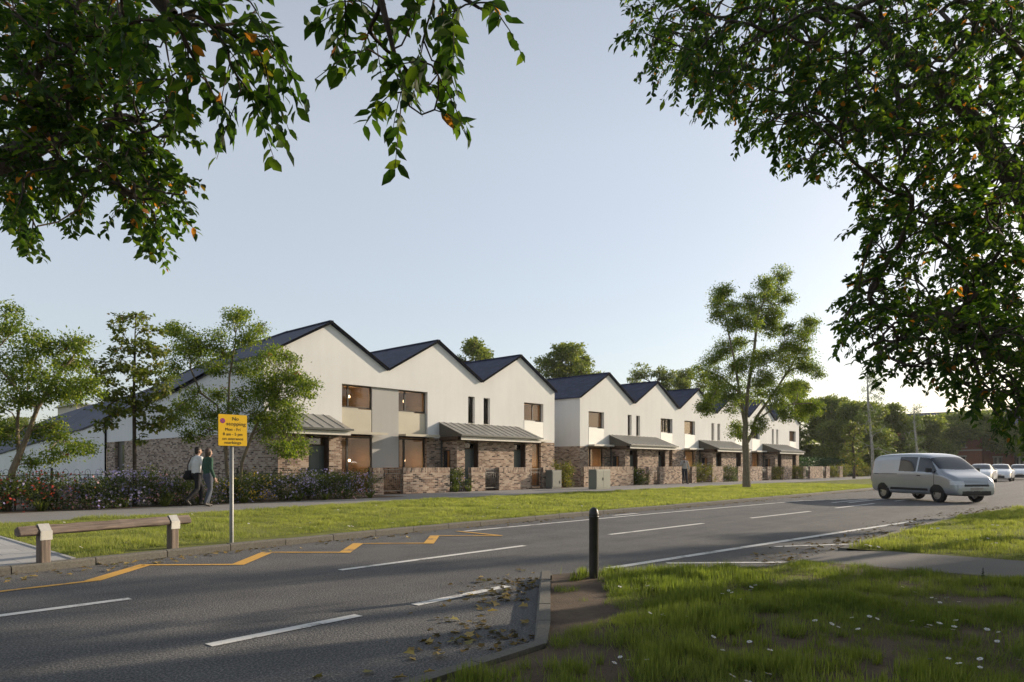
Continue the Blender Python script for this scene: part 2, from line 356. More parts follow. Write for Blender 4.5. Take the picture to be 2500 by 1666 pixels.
def scatter_mesh(name, mat, tmpl, pos, d, up, size, parent=None, width=1.0, rnd=None, smooth=False):
    """one mesh made of a copy of tmpl at each pos, x along d, z near up"""
    V, F = tmpl; n = len(pos); pos = np.asarray(pos, float)
    if parent is not None: pos = pos - np.array(worldloc(parent))
    d = unit(np.asarray(d, float)); s = unit(np.cross(up, d) + 1e-6); nn = np.cross(d, s)
    size = np.broadcast_to(np.asarray(size, float), (n,))
    P = pos[:, None, :] + size[:, None, None] * (V[None, :, 0:1] * d[:, None, :] + V[None, :, 1:2] * width * s[:, None, :] + V[None, :, 2:3] * nn[:, None, :])
    nv = len(V); me = bpy.data.meshes.new(name)
    lens = np.array([len(f) for f in F]); idx = np.concatenate([np.array(f) for f in F])
    loops = (np.arange(n)[:, None] * nv + idx[None, :]).ravel()
    tot = np.tile(lens, n); start = np.concatenate([[0], np.cumsum(tot)[:-1]])
    me.vertices.add(n * nv); me.vertices.foreach_set('co', P.ravel().astype(np.float32))
    me.loops.add(len(loops)); me.loops.foreach_set('vertex_index', loops.astype(np.int32))
    me.polygons.add(len(tot)); me.polygons.foreach_set('loop_start', start.astype(np.int32)); me.polygons.foreach_set('loop_total', tot.astype(np.int32))
    me.update(calc_edges=True)
    at = me.attributes.new('rnd', 'FLOAT', 'FACE')
    r = rng.random(n) if rnd is None else rnd
    at.data.foreach_set('value', np.repeat(r, len(F)).astype(np.float32))
    if smooth: me.polygons.foreach_set('use_smooth', np.ones(len(tot), bool))
    me.materials.append(mat)
    o = bpy.data.objects.new(name, me); col.objects.link(o); o.parent = parent
    return o
def randunit(n): return unit(rng.normal(size=(n, 3)))
def vnoise(x, y, seed=0):
    """smooth value noise on arrays, 0..1"""
    xi = np.floor(x).astype(int); yi = np.floor(y).astype(int); fx = x - xi; fy = y - yi
    fx = fx * fx * (3 - 2 * fx); fy = fy * fy * (3 - 2 * fy)
    def h(a, b):
        q = np.sin(a * 127.1 + b * 311.7 + seed * 74.7) * 43758.5453; return q - np.floor(q)
    return (h(xi, yi) * (1 - fx) + h(xi + 1, yi) * fx) * (1 - fy) + (h(xi, yi + 1) * (1 - fx) + h(xi + 1, yi + 1) * fx) * fy
def fbm(x, y, seed=0): return .55 * vnoise(x, y, seed) + .3 * vnoise(x * 2.1, y * 2.1, seed + 3) + .15 * vnoise(x * 4.3, y * 4.3, seed + 9)

def skeleton(roots, attr, step=.25, wob=.05, rootbias=.25, order=None):
    """grow chains from root polylines to the attractors; returns nodes, parents, list of chains"""
    N = []; par = []; chains = []; ax = []
    for pl in roots:
        pl = [np.array(p, float) for p in pl]; prev = -1
        if N:
            D = np.linalg.norm(np.array(N) - pl[0], axis=1); prev = int(D.argmin())
        ch = [prev] if prev >= 0 else []
        for a, b in zip(pl[:-1], pl[1:]):
            k = max(1, int(np.linalg.norm(b - a) / step))
            for t in np.arange(k) / k:
                N.append(a + (b - a) * t); par.append(prev); ax.append(unit(b - a)); prev = len(N) - 1; ch.append(prev)
        N.append(pl[-1]); par.append(prev); ax.append(ax[-1]); ch.append(len(N) - 1); chains.append(ch)
    attr = np.asarray(attr, float)
    base = np.array(N)
    d0 = np.min(np.linalg.norm(attr[:, None, :] - base[None, :, :], axis=2), axis=1)
    depth = [0.0] * len(N); tips = np.zeros(len(attr), int)
    for i in np.argsort(d0):
        a = attr[i]; A = np.array(N); dv = a - A; dist = np.linalg.norm(dv, axis=1)
        cosang = np.einsum('ij,ij->i', unit(dv), np.array(ax))
        cost = dist * (1 + .35 * (1 - cosang)) + rootbias * np.array(depth)
        j = int(cost.argmin()); L = dist[j]; k = max(2, int(L / step) + 1)
        p0 = A[j]; c = p0 + np.array(ax[j]) * L * .35 + (a - p0) * .25 + rng.normal(size=3) * wob * L
        prev = j; ch = [j]
        for q in range(1, k + 1):
            t = q / k; p = (1 - t) ** 2 * p0 + 2 * t * (1 - t) * c + t * t * a
            N.append(p); par.append(prev); ax.append(unit(p - N[prev])); depth.append(depth[j] + L * t); prev = len(N) - 1; ch.append(prev)
        tips[i] = prev; chains.append(ch)
    return np.array(N), par, chains, tips, np.array(ax)
def wood(name, N, par, chains, R0, rmin, mat, parent, n=7, power=.5, flare=1.0, stems=None):
    cnt = np.zeros(len(N))
    has = np.zeros(len(N), bool)
    for p in par:
        if p >= 0: has[p] = True
    cnt[~has] = 1
    for i in range(len(N) - 1, -1, -1):
        if par[i] >= 0: cnt[par[i]] += cnt[i]
    rad = rmin + (R0 - rmin) * (cnt / cnt.max()) ** power
    b = MB()
    for ci, ch in enumerate(chains):
        rr = [float(rad[k]) for k in ch]
        if ci > 0 and len(rr) > 1: rr[0] = rr[1]
        if ci == 0 and flare > 1:
            for q in range(min(3, len(rr))): rr[q] *= 1 + (flare - 1) * (1 - q / 3)
        big = max(rr)
        b.tube([N[k] for k in ch], rr, n if big > .02 else (5 if big > .008 else 3), cap=False)
    for p, q, r in (stems or []): b.tube([p, q, r], [.0035, .0028, .0015], 3, cap=False)
    return b.build(name, mat, parent)

# ================================================================== THE SETTING
def poly_sheet(name, pts, z, mat, kind='structure'):
    b = MB(); b.face([(x, y, z) for x, y in pts]); o = b.build(name, mat); o['kind'] = kind; return o
def strip_sheet(name, A, B, z, mat):
    b = MB()
    for i in range(len(A) - 1): b.face([(*A[i], z), (*A[i + 1], z), (*B[i + 1], z), (*B[i], z)])
    return struct(b.build(name, mat))
def interp(pl, x):
    xs = [p[0] for p in pl]; ys = [p[1] for p in pl]; return float(np.interp(x, xs, ys))
KERB = [(-60, 8.0), (-6, 9.2), (1.8, 9.57), (2.8, 9.72), (3.8, 9.85), (5.5, 9.95), (8.25, 10.15), (13.5, 10.3), (22.4, 10.25), (30, 10.3), (41, 10.5), (60, 10.4), (170, 10.4)]
PNEAR = [(-60, 16.0), (3.26, 17.05), (8.64, 17.55), (15.3, 18.45), (26, 18.1), (55, 18.4), (170, 18.7)]
poly_sheet("ground", [(-700, -700), (1500, -700), (1500, 1500), (-700, 1500)], -.06, M['field'])
poly_sheet("road", [(-60, -20), (170, -20), (170, 14), (-60, 14)], 0, M['asphalt'])
us = sorted(set([p[0] for p in KERB] + [p[0] for p in PNEAR] + [2.66] + list(np.arange(-5, 60, 1.5))))
us = [u for u in us if u >= 2.66]
strip_sheet("verge_lawn", [(u, interp(KERB, u) + .13) for u in us], [(u, interp(PNEAR, u)) for u in us], .085, M['turf'])
ul = [-60, -20, -6, 0, 1.8, 2.65]
fb = MB()
for a, b in zip(ul[:-1], ul[1:]): fb.face([(a, interp(KERB, a) + .13, .092), (b, interp(KERB, b) + .13, .092), (b, interp(PNEAR, b), .092), (a, interp(PNEAR, a), .092)])
fb.box(2.60, 2.65, interp(KERB, 2.65) + .13, interp(PNEAR, 2.65), .05, .105)
struct(fb.build("paving", M['flags']))
allu = sorted(set([p[0] for p in PNEAR] + [16.6]))
strip_sheet("pavement", [(u, interp(PNEAR, u)) for u in allu], [(u, 24.2) for u in allu], .072, M['pavement'])
kb = MB()
def kerb_run(b, pl, stone=.915, w=.125, top=.1, inner=1, bot=-.03):
    """individual kerb stones with open joints along a polyline"""
    P = [Vector((x, y, 0)) for x, y in pl]; seg = []; L = 0
    for a, c in zip(P[:-1], P[1:]): seg.append((L, a, c)); L += (c - a).length
    def at(s):
        for l, a, c in reversed(seg):
            if s >= l: return a + (c - a).normalized() * (s - l), (c - a).normalized()
        return seg[0][1], (seg[0][2] - seg[0][1]).normalized()
    s = 0
    while s < L - .05:
        e = min(s + stone - .012, L)
        a, d = at(s); c, d2 = at(e); n = Vector((-d.y, d.x, 0)) * w * inner; n2 = Vector((-d2.y, d2.x, 0)) * w * inner
        t = top + random.uniform(-.006, .006); ch = .02
        for f in ([(a, bot), (c, bot), (c, t - ch), (a, t - ch)], ):
            b.face([(p.x, p.y, z) for p, z in f])
        up = lambda p, m, k, z: (p.x + m.x * k, p.y + m.y * k, z)
        b.face([up(a, n, 0, t - ch), up(c, n2, 0, t - ch), up(c, n2, .15, t), up(a, n, .15, t)])
        b.face([up(a, n, .15, t), up(c, n2, .15, t), up(c, n2, 1, t), up(a, n, 1, t)])
        b.face([up(a, n, 0, bot), up(a, n, 0, t - ch), up(a, n, .15, t), up(a, n, 1, t), up(a, n, 1, bot)])
        b.face([up(a, n, 1, t), up(c, n2, 1, t), up(c, n2, 1, bot), up(a, n, 1, bot)])
        b.face([up(c, n2, 0, bot), up(c, n2, 1, bot), up(c, n2, 1, t), up(c, n2, .15, t), up(c, n2, 0, t - ch)])
        s += stone
    return b
kerb_run(kb, [(u, interp(KERB, u)) for u in [-20, -6, 1.8, 2.8, 3.8, 5.5, 8.25, 13.5, 22.4, 30, 41, 60, 90]])
NEAR = [(-12, 2.9), (2.4, 2.98), (3.50, 3.01), (5.84, 4.93), (6.52, 4.59), (7.23, 3.96), (8.2, 3.3), (8.86, 3.27)]
kerb_run(kb, NEAR[:4], .62, .11, .085, -1)
kerb_run(kb, NEAR[3:], .9, .1, .05, -1)
NEAR2 = [(10.65, 3.30), (13.41, 3.35), (15.48, 3.38), (19.36, 3.32), (22.96, 3.0), (25.41, 2.6), (40, 1.6), (80, .8), (170, .5)]
kerb_run(kb, NEAR2[:8], .9, .12, .06, -1)
struct(kb.build("kerb", M['kerb']))
near_in = [(-12, 2.77), (2.4, 2.85), (3.45, 2.87), (5.86, 4.78), (6.46, 4.5), (7.15, 3.88), (8.15, 3.22), (8.88, 3.17)]
poly_sheet("soil", near_in + [(8.9, -14), (-12, -14)], .062, M['soil'])
poly_sheet("far_lawn", [(x, y - .12) for x, y in NEAR2] + [(170, -40), (10.62, -40)], .055, M['turf'])
# footpath running in from the right, rising a little over the kerb line
fp = MB(); prof = [(3.36, .012), (3.1, .03), (2.6, .06), (1.5, .066), (-30, .066)]
for (a, za), (b, zb) in zip(prof[:-1], prof[1:]): fp.face([(8.9, a, za), (8.9, b, zb), (10.63, b, zb), (10.63, a, za)])
struct(fp.build("footpath", M['footpath']))
poly_sheet("garden_ground", [(-12, 20.75), (16.7, 20.75), (16.7, 22.9), (170, 22.9), (170, 60), (-12, 60)], .076, M['soil'])
poly_sheet("meadow", [(40, 26), (300, 26), (300, 300), (-60, 300), (-60, 60), (40, 60)], .04, M['turf'])

# painted markings on the road (sheets 4 mm above it)
road = bpy.data.objects["road"]
def mark(name, mat, quads):
    b = MB()
    for q in quads: b.face([(x, y, .005) for x, y in q])
    o = b.build(name, M[mat], road); return o
def line(x0, y0, x1, y1, wd=.1, skew=0.0):
    d = Vector((x1 - x0, y1 - y0, 0)).normalized(); n = Vector((-d.y, d.x, 0)) * wd / 2
    return [(x0 - n.x - skew, y0 - n.y), (x1 - n.x - skew, y1 - n.y), (x1 + n.x + skew, y1 + n.y), (x0 + n.x + skew, y0 + n.y)]
for a in ((-2.6, 7.0, 2.34, 7.02), (4.68, 7.09, 8.07, 7.14), (10.41, 7.15, 13.83, 7.05), (15.98, 6.92, 19.46, 6.75), (21.5, 6.72, 25, 6.6), (27.2, 6.5, 30.6, 6.45),
          (2.1, 4.79, 3.37, 4.83), (3.96, 4.82, 5.23, 4.87)):
    mark("lane_marking", 'mark', [line(*a, .11)])
mark("edge_line", 'mark', [line(9.07, 9.56, 15.76, 9.44, .1), line(15.76, 9.44, 25.4, 9.0, .1)])
mark("edge_line", 'mark', [line(6.97, 4.8, 12.81, 4.28, .13), line(12.81, 4.28, 17.6, 3.82, .13)])
mark("bay_marking", 'mark', [line(7.85, 4.51, 9.06, 3.31, .1)]); mark("bay_marking", 'mark', [line(10.58, 4.2, 11.9, 3.35, .1)])
for a in ((25.3, 8.98, 26.3, 8.6), (26.6, 8.5, 27.5, 8.2), (24.6, 7.8, 28.2, 7.6), (25.0, 7.4, 29.0, 7.2), (14.5, 9.85, 15.6, 9.8)): mark("junction_marking", 'mark', [line(*a, .12)])
def G(px, py):
    d = 1681 * EYE / (py - 1138); r = (px - 1250) / 1681 * d; return (CT * d + ST * r, ST * d - CT * r)
ZZ = [((-40, 1450), (235, 1418), 0), ((225, 1419), (358, 1379), 1), ((350, 1380.5), (590, 1379.4), 0), ((578, 1380.5), (655, 1348.5), 1), ((650, 1349.6), (850, 1349.8), 0),
      ((840, 1351), (875, 1327.5), 1), ((870, 1328.2), (1055, 1327.3), 0), ((1046, 1328.6), (1062, 1308.4), 1), ((1058, 1309.2), (1225, 1309), 0), ((1225, 1309.3), (1115, 1298), 0)]
zb = MB()
for i, (p, q, thick) in enumerate(ZZ):
    a, b = G(*p), G(*q); zb.face([(x, y, .005 + i * .0004) for x, y in line(*a, *b, .17 if thick else .09)])
zb.build("zigzag_marking", M['zig'], road)

# ================================================================== THE TERRACED HOUSES
VF = 25.07
def rect_wall(b, x0, x1, z0, z1, holes, v, depth, facing=-1):
    """front face at y=v with rectangular holes and reveals going back by depth"""
    xs = sorted({x0, x1, *[h[0] for h in holes], *[h[1] for h in holes]}); zs = sorted({z0, z1, *[h[2] for h in holes], *[h[3] for h in holes]})
    xs = [x for x in xs if x0 - 1e-6 <= x <= x1 + 1e-6]; zs = [z for z in zs if z0 - 1e-6 <= z <= z1 + 1e-6]
    for a, c in zip(xs[:-1], xs[1:]):
        for e, g in zip(zs[:-1], zs[1:]):
            mx, mz = (a + c) / 2, (e + g) / 2
            if any(h[0] < mx < h[1] and h[2] < mz < h[3] for h in holes): continue
            b.face([(a, v, e), (c, v, e), (c, v, g), (a, v, g)])
    for h in holes:
        a, c, e, g = max(h[0], x0), min(h[1], x1), max(h[2], z0), min(h[3], z1)
        if e >= g or a >= c: continue
        y = v + depth
        if h[0] >= x0: b.face([(a, v, e), (a, v, g), (a, y, g), (a, y, e)])
        if h[1] <= x1: b.face([(c, v, e), (c, y, e), (c, y, g), (c, v, g)])
        if h[3] <= z1: b.face([(a, v, g), (c, v, g), (c, y, g), (a, y, g)])
        if h[2] >= z0 and h[2] > 0.02: b.face([(a, v, e), (a, y, e), (c, y, e), (c, v, e)])
def window(parent, x0, x1, z0, z1, v, mull=(), blind=True, fw=.055, slat=.042, room=True, blind_part=1.0, lamp=0):
    """bronze frame (part) with its pane, blind and sill (sub-parts) set at y=v"""
    f = MB(); t = .06
    f.box(x0, x0 + fw, v, v + t, z0, z1); f.box(x1 - fw, x1, v, v + t, z0, z1)
    f.box(x0 + fw, x1 - fw, v, v + t, z1 - fw, z1); f.box(x0 + fw, x1 - fw, v, v + t, z0, z0 + fw)
    for m in mull: f.box(m - fw * .6, m + fw * .6, v - .004, v + t, z0 + fw, z1 - fw)
    fr = f.build("window", M['frame'], parent)
    p = MB(); p.face([(x0 + fw * .5, v + t * .5, z0 + fw * .5), (x1 - fw * .5, v + t * .5, z0 + fw * .5), (x1 - fw * .5, v + t * .5, z1 - fw * .5), (x0 + fw * .5, v + t * .5, z1 - fw * .5)])
    p.build("pane", M['glass'], fr)
    if blind:
        s = MB(); z = z1 - fw - .02; zb = z1 - (z1 - z0) * blind_part + fw
        while z > zb:
            y = v + .16
            s.face([(x0 + .03, y - .012, z - .024), (x1 - .03, y - .012, z - .024), (x1 - .03, y + .012, z), (x0 + .03, y + .012, z)]); z -= slat
        s.build("blind", M['blind'], fr)
    if room:
        r = MB(); y0, y1 = v + .1, v + 1.6
        a, c, e, g = x0 - .02, x1 + .02, z0 - .02, z1 + .02
        r.face([(a, y1, e), (c, y1, e), (c, y1, g), (a, y1, g)]); r.face([(a, y0, e), (a, y1, e), (a, y1, g), (a, y0, g)]); r.face([(c, y1, e), (c, y0, e), (c, y0, g), (c, y1, g)])
        r.face([(a, y0, e), (c, y0, e), (c, y1, e), (a, y1, e)]); r.face([(a, y1, g), (c, y1, g), (c, y0, g), (a, y0, g)])
        r.build("window_recess", M['room'], fr)
        if lamp:                         # lit pendant: glimpsed in the nearest house, added elsewhere to warm the windows
            lx, lz = x0 + (x1 - x0) * .62, z1 - (z1 - z0) * .42
            q = MB(); q.lathe([(.0, .07), (.045, .055), (.06, 0), (.045, -.055), (.0, -.07)], (lx, v + .8, lz), 12); q.build("warming_lamp", M['bulb'], fr)
            ld = bpy.data.lights.new("warming_light", 'POINT'); ld.energy = lamp; ld.color = (1, .62, .30); ld.shadow_soft_size = .08
            lo_ = bpy.data.objects.new("warming_light", ld); col.objects.link(lo_); lo_.parent = fr; lo_.location = Vector((lx, v + .62, lz)) - worldloc(fr)
    return fr
ZE, ZP, ZB = 5.52, 7.2, 2.58
def house(label, u0, u1, party, a_win, a_gw, dz=0, recess=None, white_panel=False, exposed=None, narrow=(.28, .75), back=34.0, blinds=True, mullpos=.26, first=False, lit=(0, 0)):
    """one gable-fronted house; party = side ('L' or 'R') where the porch is shared; a_* are distances from that side"""
    t = thing("house", label, "house", (u0, VF, dz), group="gabled white houses of the two terraces")
    z = lambda q: q + dz
    X = (lambda a: u0 + a) if party == 'L' else (lambda a: u1 - a)
    def span(a, c): p, q = X(a), X(c); return (min(p, q), max(p, q))
    um = (u0 + u1) / 2
    wx = span(*a_win); nx = span(*narrow); gx = span(*a_gw)
    D = .2
    # ---- white upper wall: front with gable, back and exposed sides
    b = MB(); holes = [(wx[0], wx[1], z(2.66), z(4.75)), (nx[0], nx[1], z(3.4), z(4.76))]
    if recess:
        rx = span(*recess); holes[0] = (min(wx[0], rx[0]), max(wx[1], rx[1]), z(ZB) - .1, z(4.75))
    vw = VF - .008
    rect_wall(b, u0, u1, z(ZB), z(ZE), holes, vw, D)
    b.face([(u0, vw, z(ZE)), (u1, vw, z(ZE)), (um, vw, z(ZP) - .03)])
    b.face([(u1, back, z(0)), (u0, back, z(0)), (u0, back, z(ZE)), (um, back, z(ZP) - .03), (u1, back, z(ZE))])
    ur = u1 if exposed == 'R' else u1 - .015; ul = u0 if exposed == 'L' else u0 + .015
    vr = vw if exposed == 'R' else VF + .3; vl = vw if exposed == 'L' else VF + .3
    b.face([(ur, vr, z(ZB)), (ur, back, z(ZB)), (ur, back, z(ZE)), (ur, vr, z(ZE))]); b.face([(ul, back, z(ZB)), (ul, vl, z(ZB)), (ul, vl, z(ZE)), (ul, back, z(ZE))])
    b.build("wall", M['render'], t)
    # ---- brick ground floor
    b = MB(); gh = (gx[0], gx[1], z(.08), z(2.54)); bh = [gh]
    if recess: rx = span(*recess); bh = [(min(gx[0], rx[0]), max(gx[1], rx[1]), z(0) - .1, z(ZB) + .1)]
    rect_wall(b, u0, u1, z(0), z(ZB), bh, VF, D)
    if exposed == 'R': b.face([(u1, VF, z(0)), (u1, back, z(0)), (u1, back, z(ZB)), (u1, VF, z(ZB))])
    if exposed == 'L': b.face([(u0, back, z(0)), (u0, VF, z(0)), (u0, VF, z(ZB)), (u0, back, z(ZB))])
    b.build("brick_base", M['brick'], t)
    # ---- roof
    th = .075; y0, y1 = VF - .12, back + .1
    L = [(u0, z(ZE) + .02), (um, z(ZP) + .02), (u1, z(ZE) + .02)]
    if exposed == 'L': L[0] = (u0 - .1, z(ZE) - .036)
    if exposed == 'R': L[2] = (u1 + .1, z(ZE) - .036)
    r = MB()
    for p, q in ((L[0], L[1]), (L[1], L[2])):
        ln = math.hypot(q[0] - p[0], q[1] - p[1]); off = 0 if p is L[0] else ln
        uv = [(y0, 0), (y1, 0), (y1, ln), (y0, ln)] if p is L[0] else [(y0, ln), (y1, ln), (y1, 0), (y0, 0)]
        f = [(p[0], y0, p[1] + th), (q[0], y0, q[1] + th), (q[0], y1, q[1] + th), (p[0], y1, p[1] + th)]
        r.face(f, [(y0, 0 if p is L[0] else ln), (y0, ln if p is L[0] else 0), (y1, ln if p is L[0] else 0), (y1, 0 if p is L[0] else ln)])
        r.face([(p[0], y0, p[1]), (p[0], y1, p[1]), (q[0], y1, q[1]), (q[0], y0, q[1])])
        r.face([(p[0], y1, p[1]), (p[0], y1, p[1] + th), (q[0], y1, q[1] + th), (q[0], y1, q[1])])
    for p, sx in ((L[0], 1), (L[2], -1)):
        r.face([(p[0], y0, p[1]), (p[0], y0, p[1] + th), (p[0], y1, p[1] + th), (p[0], y1, p[1])])
    rf = r.build("roof", M['slate'], t)
    e = MB()
    for p, q in ((L[0], L[1]), (L[1], L[2])):
        e.prism([(p[0], p[1] - .02), (q[0], q[1] - .02), (q[0], q[1] + th + .012), (p[0], p[1] + th + .012)], 1, y0 - .03, y0 - .002)
    e.build("verge_trim", M['trim'], rf)
    g = MB(); g.box(um - .09, um + .09, y0, y1, z(ZP) + th + .005, z(ZP) + th + .05); g.build("ridge_cap", M['slate'], rf)
    # ---- upper window with panel below, ground-floor window, narrow window
    m = wx[0] + (wx[1] - wx[0]) * mullpos
    window(t, wx[0], wx[1], z(3.76), z(4.75), VF + D - .02, (m,), blinds, blind_part=random.choice([.75, .92, 1, 1]), lamp=lit[0])
    if recess:
        p = MB(); p.box(max(rx[0], u0), min(rx[1], u1), VF + .10, VF + .19, z(.02), z(4.748)); p.build("recessed_panel", M['panel'], t)
    p = MB(); pj = .16 if recess else .03
    p.box(wx[0] + .004, wx[1] - .03, VF + pj - .05, VF + pj + .02, z(2.70), z(3.72)); p.box(wx[0] + .004, wx[0] + (wx[1] - wx[0]) * .55, VF + pj - .06, VF + .17, z(3.721), z(3.757)); p.box(wx[1] - .028, wx[1] - .003, VF + pj, VF + .19, z(2.7), z(3.75))
    p.build("spandrel_panel", M['spandrel_white'] if white_panel else M['spandrel'], t)
    mg = gx[0] + (gx[1] - gx[0]) * .22
    window(t, gx[0], gx[1], z(.08), z(2.53), VF + D - .06, (mg,), blinds, fw=.07, blind_part=random.choice([.9, 1, 1]), lamp=lit[1])
    window(t, nx[0], nx[1], z(3.42), z(4.74), VF + D - .05, (), False, fw=.045)
    s = MB(); s.box(nx[0] - .02, nx[1] + .02, VF - .03, VF + .1, z(3.375), z(3.402)); s.build("sill", M['fascia'], t)
    k = MB(); k.box(gx[0] - .06, gx[1] + .42, VF - .48, VF - .002, z(2.62), z(2.70)); k.box(gx[0] - .06, gx[1] + .42, VF - .5, VF - .48, z(2.60), z(2.71)); k.build("window_ledge", M['fascia'] if white_panel else M['spandrel'], t)
    # ---- half of the shared porch
    PJ = 1.1; vp = VF - PJ
    pl = X(0); s = 1 if party == 'L' else -1
    def bx(bm, a, c, *rest): bm.box(X(a), X(c), *rest)
    b = MB()
    bx(b, 0, 1.28, vp, vp + .28, z(0), z(2.46)); bx(b, 2.2, 2.72, vp, vp + .28, z(0), z(2.46)); bx(b, 1.28, 2.2, vp + .10, vp + .28, z(2.40), z(2.46))
    if party == 'R':        # side wall facing the camera has the little porch window
        b.box(X(2.72), X(2.44), vp + .281, VF, z(0), z(2.46)); 
    else: b.box(X(2.44), X(2.72), vp + .281, VF, z(0), z(2.46))
    if first: b.box(u0, u0 + .25, vp + .281, VF, z(0), z(2.46))
    b.build("porch_wall", M['brick'], t)
    if party == 'R':
        f = MB(); xs = X(2.72) - .004
        for y0_, y1_, za, zb in ((.45, .50, .9, 2.02), (.86, .91, .9, 2.02), (.50, .86, .9, .95), (.50, .86, 1.97, 2.02)): f.box(xs - .02, xs - .0005, vp + y0_, vp + y1_, z(za), z(zb))
        fr = f.build("window", M['frame'], t)
        q = MB(); q.box(xs - .012, xs - .001, vp + .50, vp + .86, z(.95), z(1.97)); q.build("pane", M['darkpane'], fr)
        q = MB(); q.box(xs - .016, xs - .0125, vp + .50, vp + .64, z(.95), z(1.97)); q.build("blind", M['orange'], fr)
    # door, transom, orange side lining
    d = MB(); bx(d, 1.30, 2.18, vp + .30, vp + .36, z(.03), z(2.06)); bx(d, 1.52, 1.54, vp + .292, vp + .30, z(.25), z(1.9)); bx(d, 1.94, 1.96, vp + .292, vp + .30, z(.25), z(1.9))
    dr = d.build("door", M['door'], t)
    h = MB(); h.tube([(X(1.42), vp + .29, z(.95)), (X(1.42), vp + .24, z(.95)), (X(1.42), vp + .24, z(1.25)), (X(1.42), vp + .29, z(1.25))], .014, 6); h.build("handle", M['chrome'], dr)
    f = MB(); bx(f, 1.28, 1.32, vp + .05, vp + .30, z(.0), z(2.40)); bx(f, 2.16, 2.2, vp + .05, vp + .30, z(0), z(2.40)); bx(f, 1.32, 2.16, vp + .26, vp + .34, z(2.06), z(2.11)); bx(f, 1.32, 2.16, vp + .05, vp + .34, z(2.36), z(2.398))
    f.build("door_frame", M['soffit'], t)
    f = MB(); bx(f, 1.32, 2.16, vp + .31, vp + .325, z(2.11), z(2.36)); f.build("transom", M['glass'], t)
    f = MB(); bx(f, 1.32, 2.16, vp + .40, vp + .42, z(2.08), z(2.38)); f.build("transom_blind", M['orange'], t)
    # canopy
    A0, A1, pe = 0, 2.86, 1.62; zt, ze = 3.37, 2.74
    c = MB(); ve = VF - pe
    xa, xb = X(A0), X(A1 + .03)
    lo, hi = min(xa, xb), max(xa, xb)
    c.face([(lo, ve, z(ze)), (hi, ve, z(ze)), (hi, VF - .01, z(zt)), (lo, VF - .01, z(zt))]); c.face([(lo, ve, z(ze) - .035), (lo, VF - .01, z(zt) - .035), (hi, VF - .01, z(zt) - .035), (hi, ve, z(ze) - .035)])
    c.face([(lo, ve, z(ze) - .035), (hi, ve, z(ze) - .035), (hi, ve, z(ze)), (lo, ve, z(ze))])
    for x in (lo, hi): c.face([(x, ve, z(ze) - .035), (x, ve, z(ze)), (x, VF - .01, z(zt)), (x, VF - .01, z(zt) - .035)])
    a = .24
    while a < A1 + .04:
        x = X(a); zz = .028
        c.face([(x - .009, ve + .01, z(ze)), (x - .009, ve + .01, z(ze) + zz), (x - .009, VF - .02, z(zt) + zz), (x - .009, VF - .02, z(zt))])
        c.face([(x + .009, ve + .01, z(ze)), (x + .009, VF - .02, z(zt)), (x + .009, VF - .02, z(zt) + zz), (x + .009, ve + .01, z(ze) + zz)])
        c.face([(x - .009, ve + .01, z(ze) + zz), (x + .009, ve + .01, z(ze) + zz), (x + .009, VF - .02, z(zt) + zz), (x - .009, VF - .02, z(zt) + zz)])
        c.face([(x - .009, ve + .01, z(ze)), (x + .009, ve + .01, z(ze)), (x + .009, ve + .01, z(ze) + zz), (x - .009, ve + .01, z(ze) + zz)]); a += .47
    cn = c.build("canopy", M['zinc'], t)
    c = MB(); xo = X(A1); xi = X(A1 - .03)
    c.prism([(VF - .01, z(2.66)), (VF - .01, z(zt) - .04), (ve + .03, z(ze) - .04), (ve + .03, z(2.66))], 0, min(xo, xi), max(xo, xi))
    c.build("cheek", M['cheek'], cn)
    c = MB(); bx(c, A0, A1 - .035, ve + .2, VF - .01, z(2.475), z(2.51)); bx(c, 2.15, A1 - .0, ve + .3, VF - .012, z(2.5), z(2.655)); c.build("soffit", M['soffit'], cn)
    c = MB(); bx(c, A0, A1 + .03, ve + .03, ve + .065, z(2.475), z(2.64)); c.build("fascia", M['fascia'], cn)
    c = MB(); bx(c, A0, A1 + .1, ve - .085, ve + .005, z(2.655), z(2.733)); c.build("gutter", M['gutter'], cn)
    if party == 'R':
        c = MB(); c.tube([(X(2.80), VF - .09, z(2.60)), (X(2.80), VF - .09, z(.05))], .035, 8); c.build("downpipe", M['gutter'], t)
    return t
SW = (3.52, 5.15)
house("nearest gabled house, behind the berry tree by the yellow sign, with long side wall", 13.12, 19.04, 'L', SW, SW, recess=(5.15, 6.2), narrow=(.2, .66), first=True, exposed='L', back=28.5, lit=(11, 15))
house("gabled house in the middle of the nearer terrace, left half of the wide porch", 19.04, 24.98, 'R', (3.60, 5.24), (3.66, 5.24), recess=(5.24, 6.2), narrow=(.46, .93), lit=(7, 14))
house("gabled house at the right end of the nearer terrace, beside the gap", 24.98, 30.94, 'L', (3.31, 4.96), (3.9, 4.75), narrow=(.17, .64), white_panel=True, exposed='R', mullpos=.56, lit=(9, 12))
B0 = 33.38; BW = 5.97; DZ = -.13
names = ["first gabled house of the far terrace, with bare side wall facing the gap", "second gabled house of the far terrace, behind the standing man in grey",
         "third gabled house of the far terrace, left of the tree on the verge", "fourth gabled house of the far terrace, directly behind the verge tree trunk",
         "fifth gabled house of the far terrace, just right of the verge tree trunk", "last gabled house of the far terrace, beside the dark trees"]
for i in range(6):
    house(names[i], B0 + i * BW, B0 + (i + 1) * BW, 'R' if i % 2 == 0 else 'L', (3.45, 5.1), (3.45, 5.1), dz=DZ, white_panel=True, exposed={0: 'L', 5: 'R'}.get(i), blinds=i in (0, 1, 4, 5), mullpos=.14 if i % 2 == 0 else .4, lit=((6, 14), (0, 0), (3, 14), (0, 0), (0, 12), (4, 0))[i])

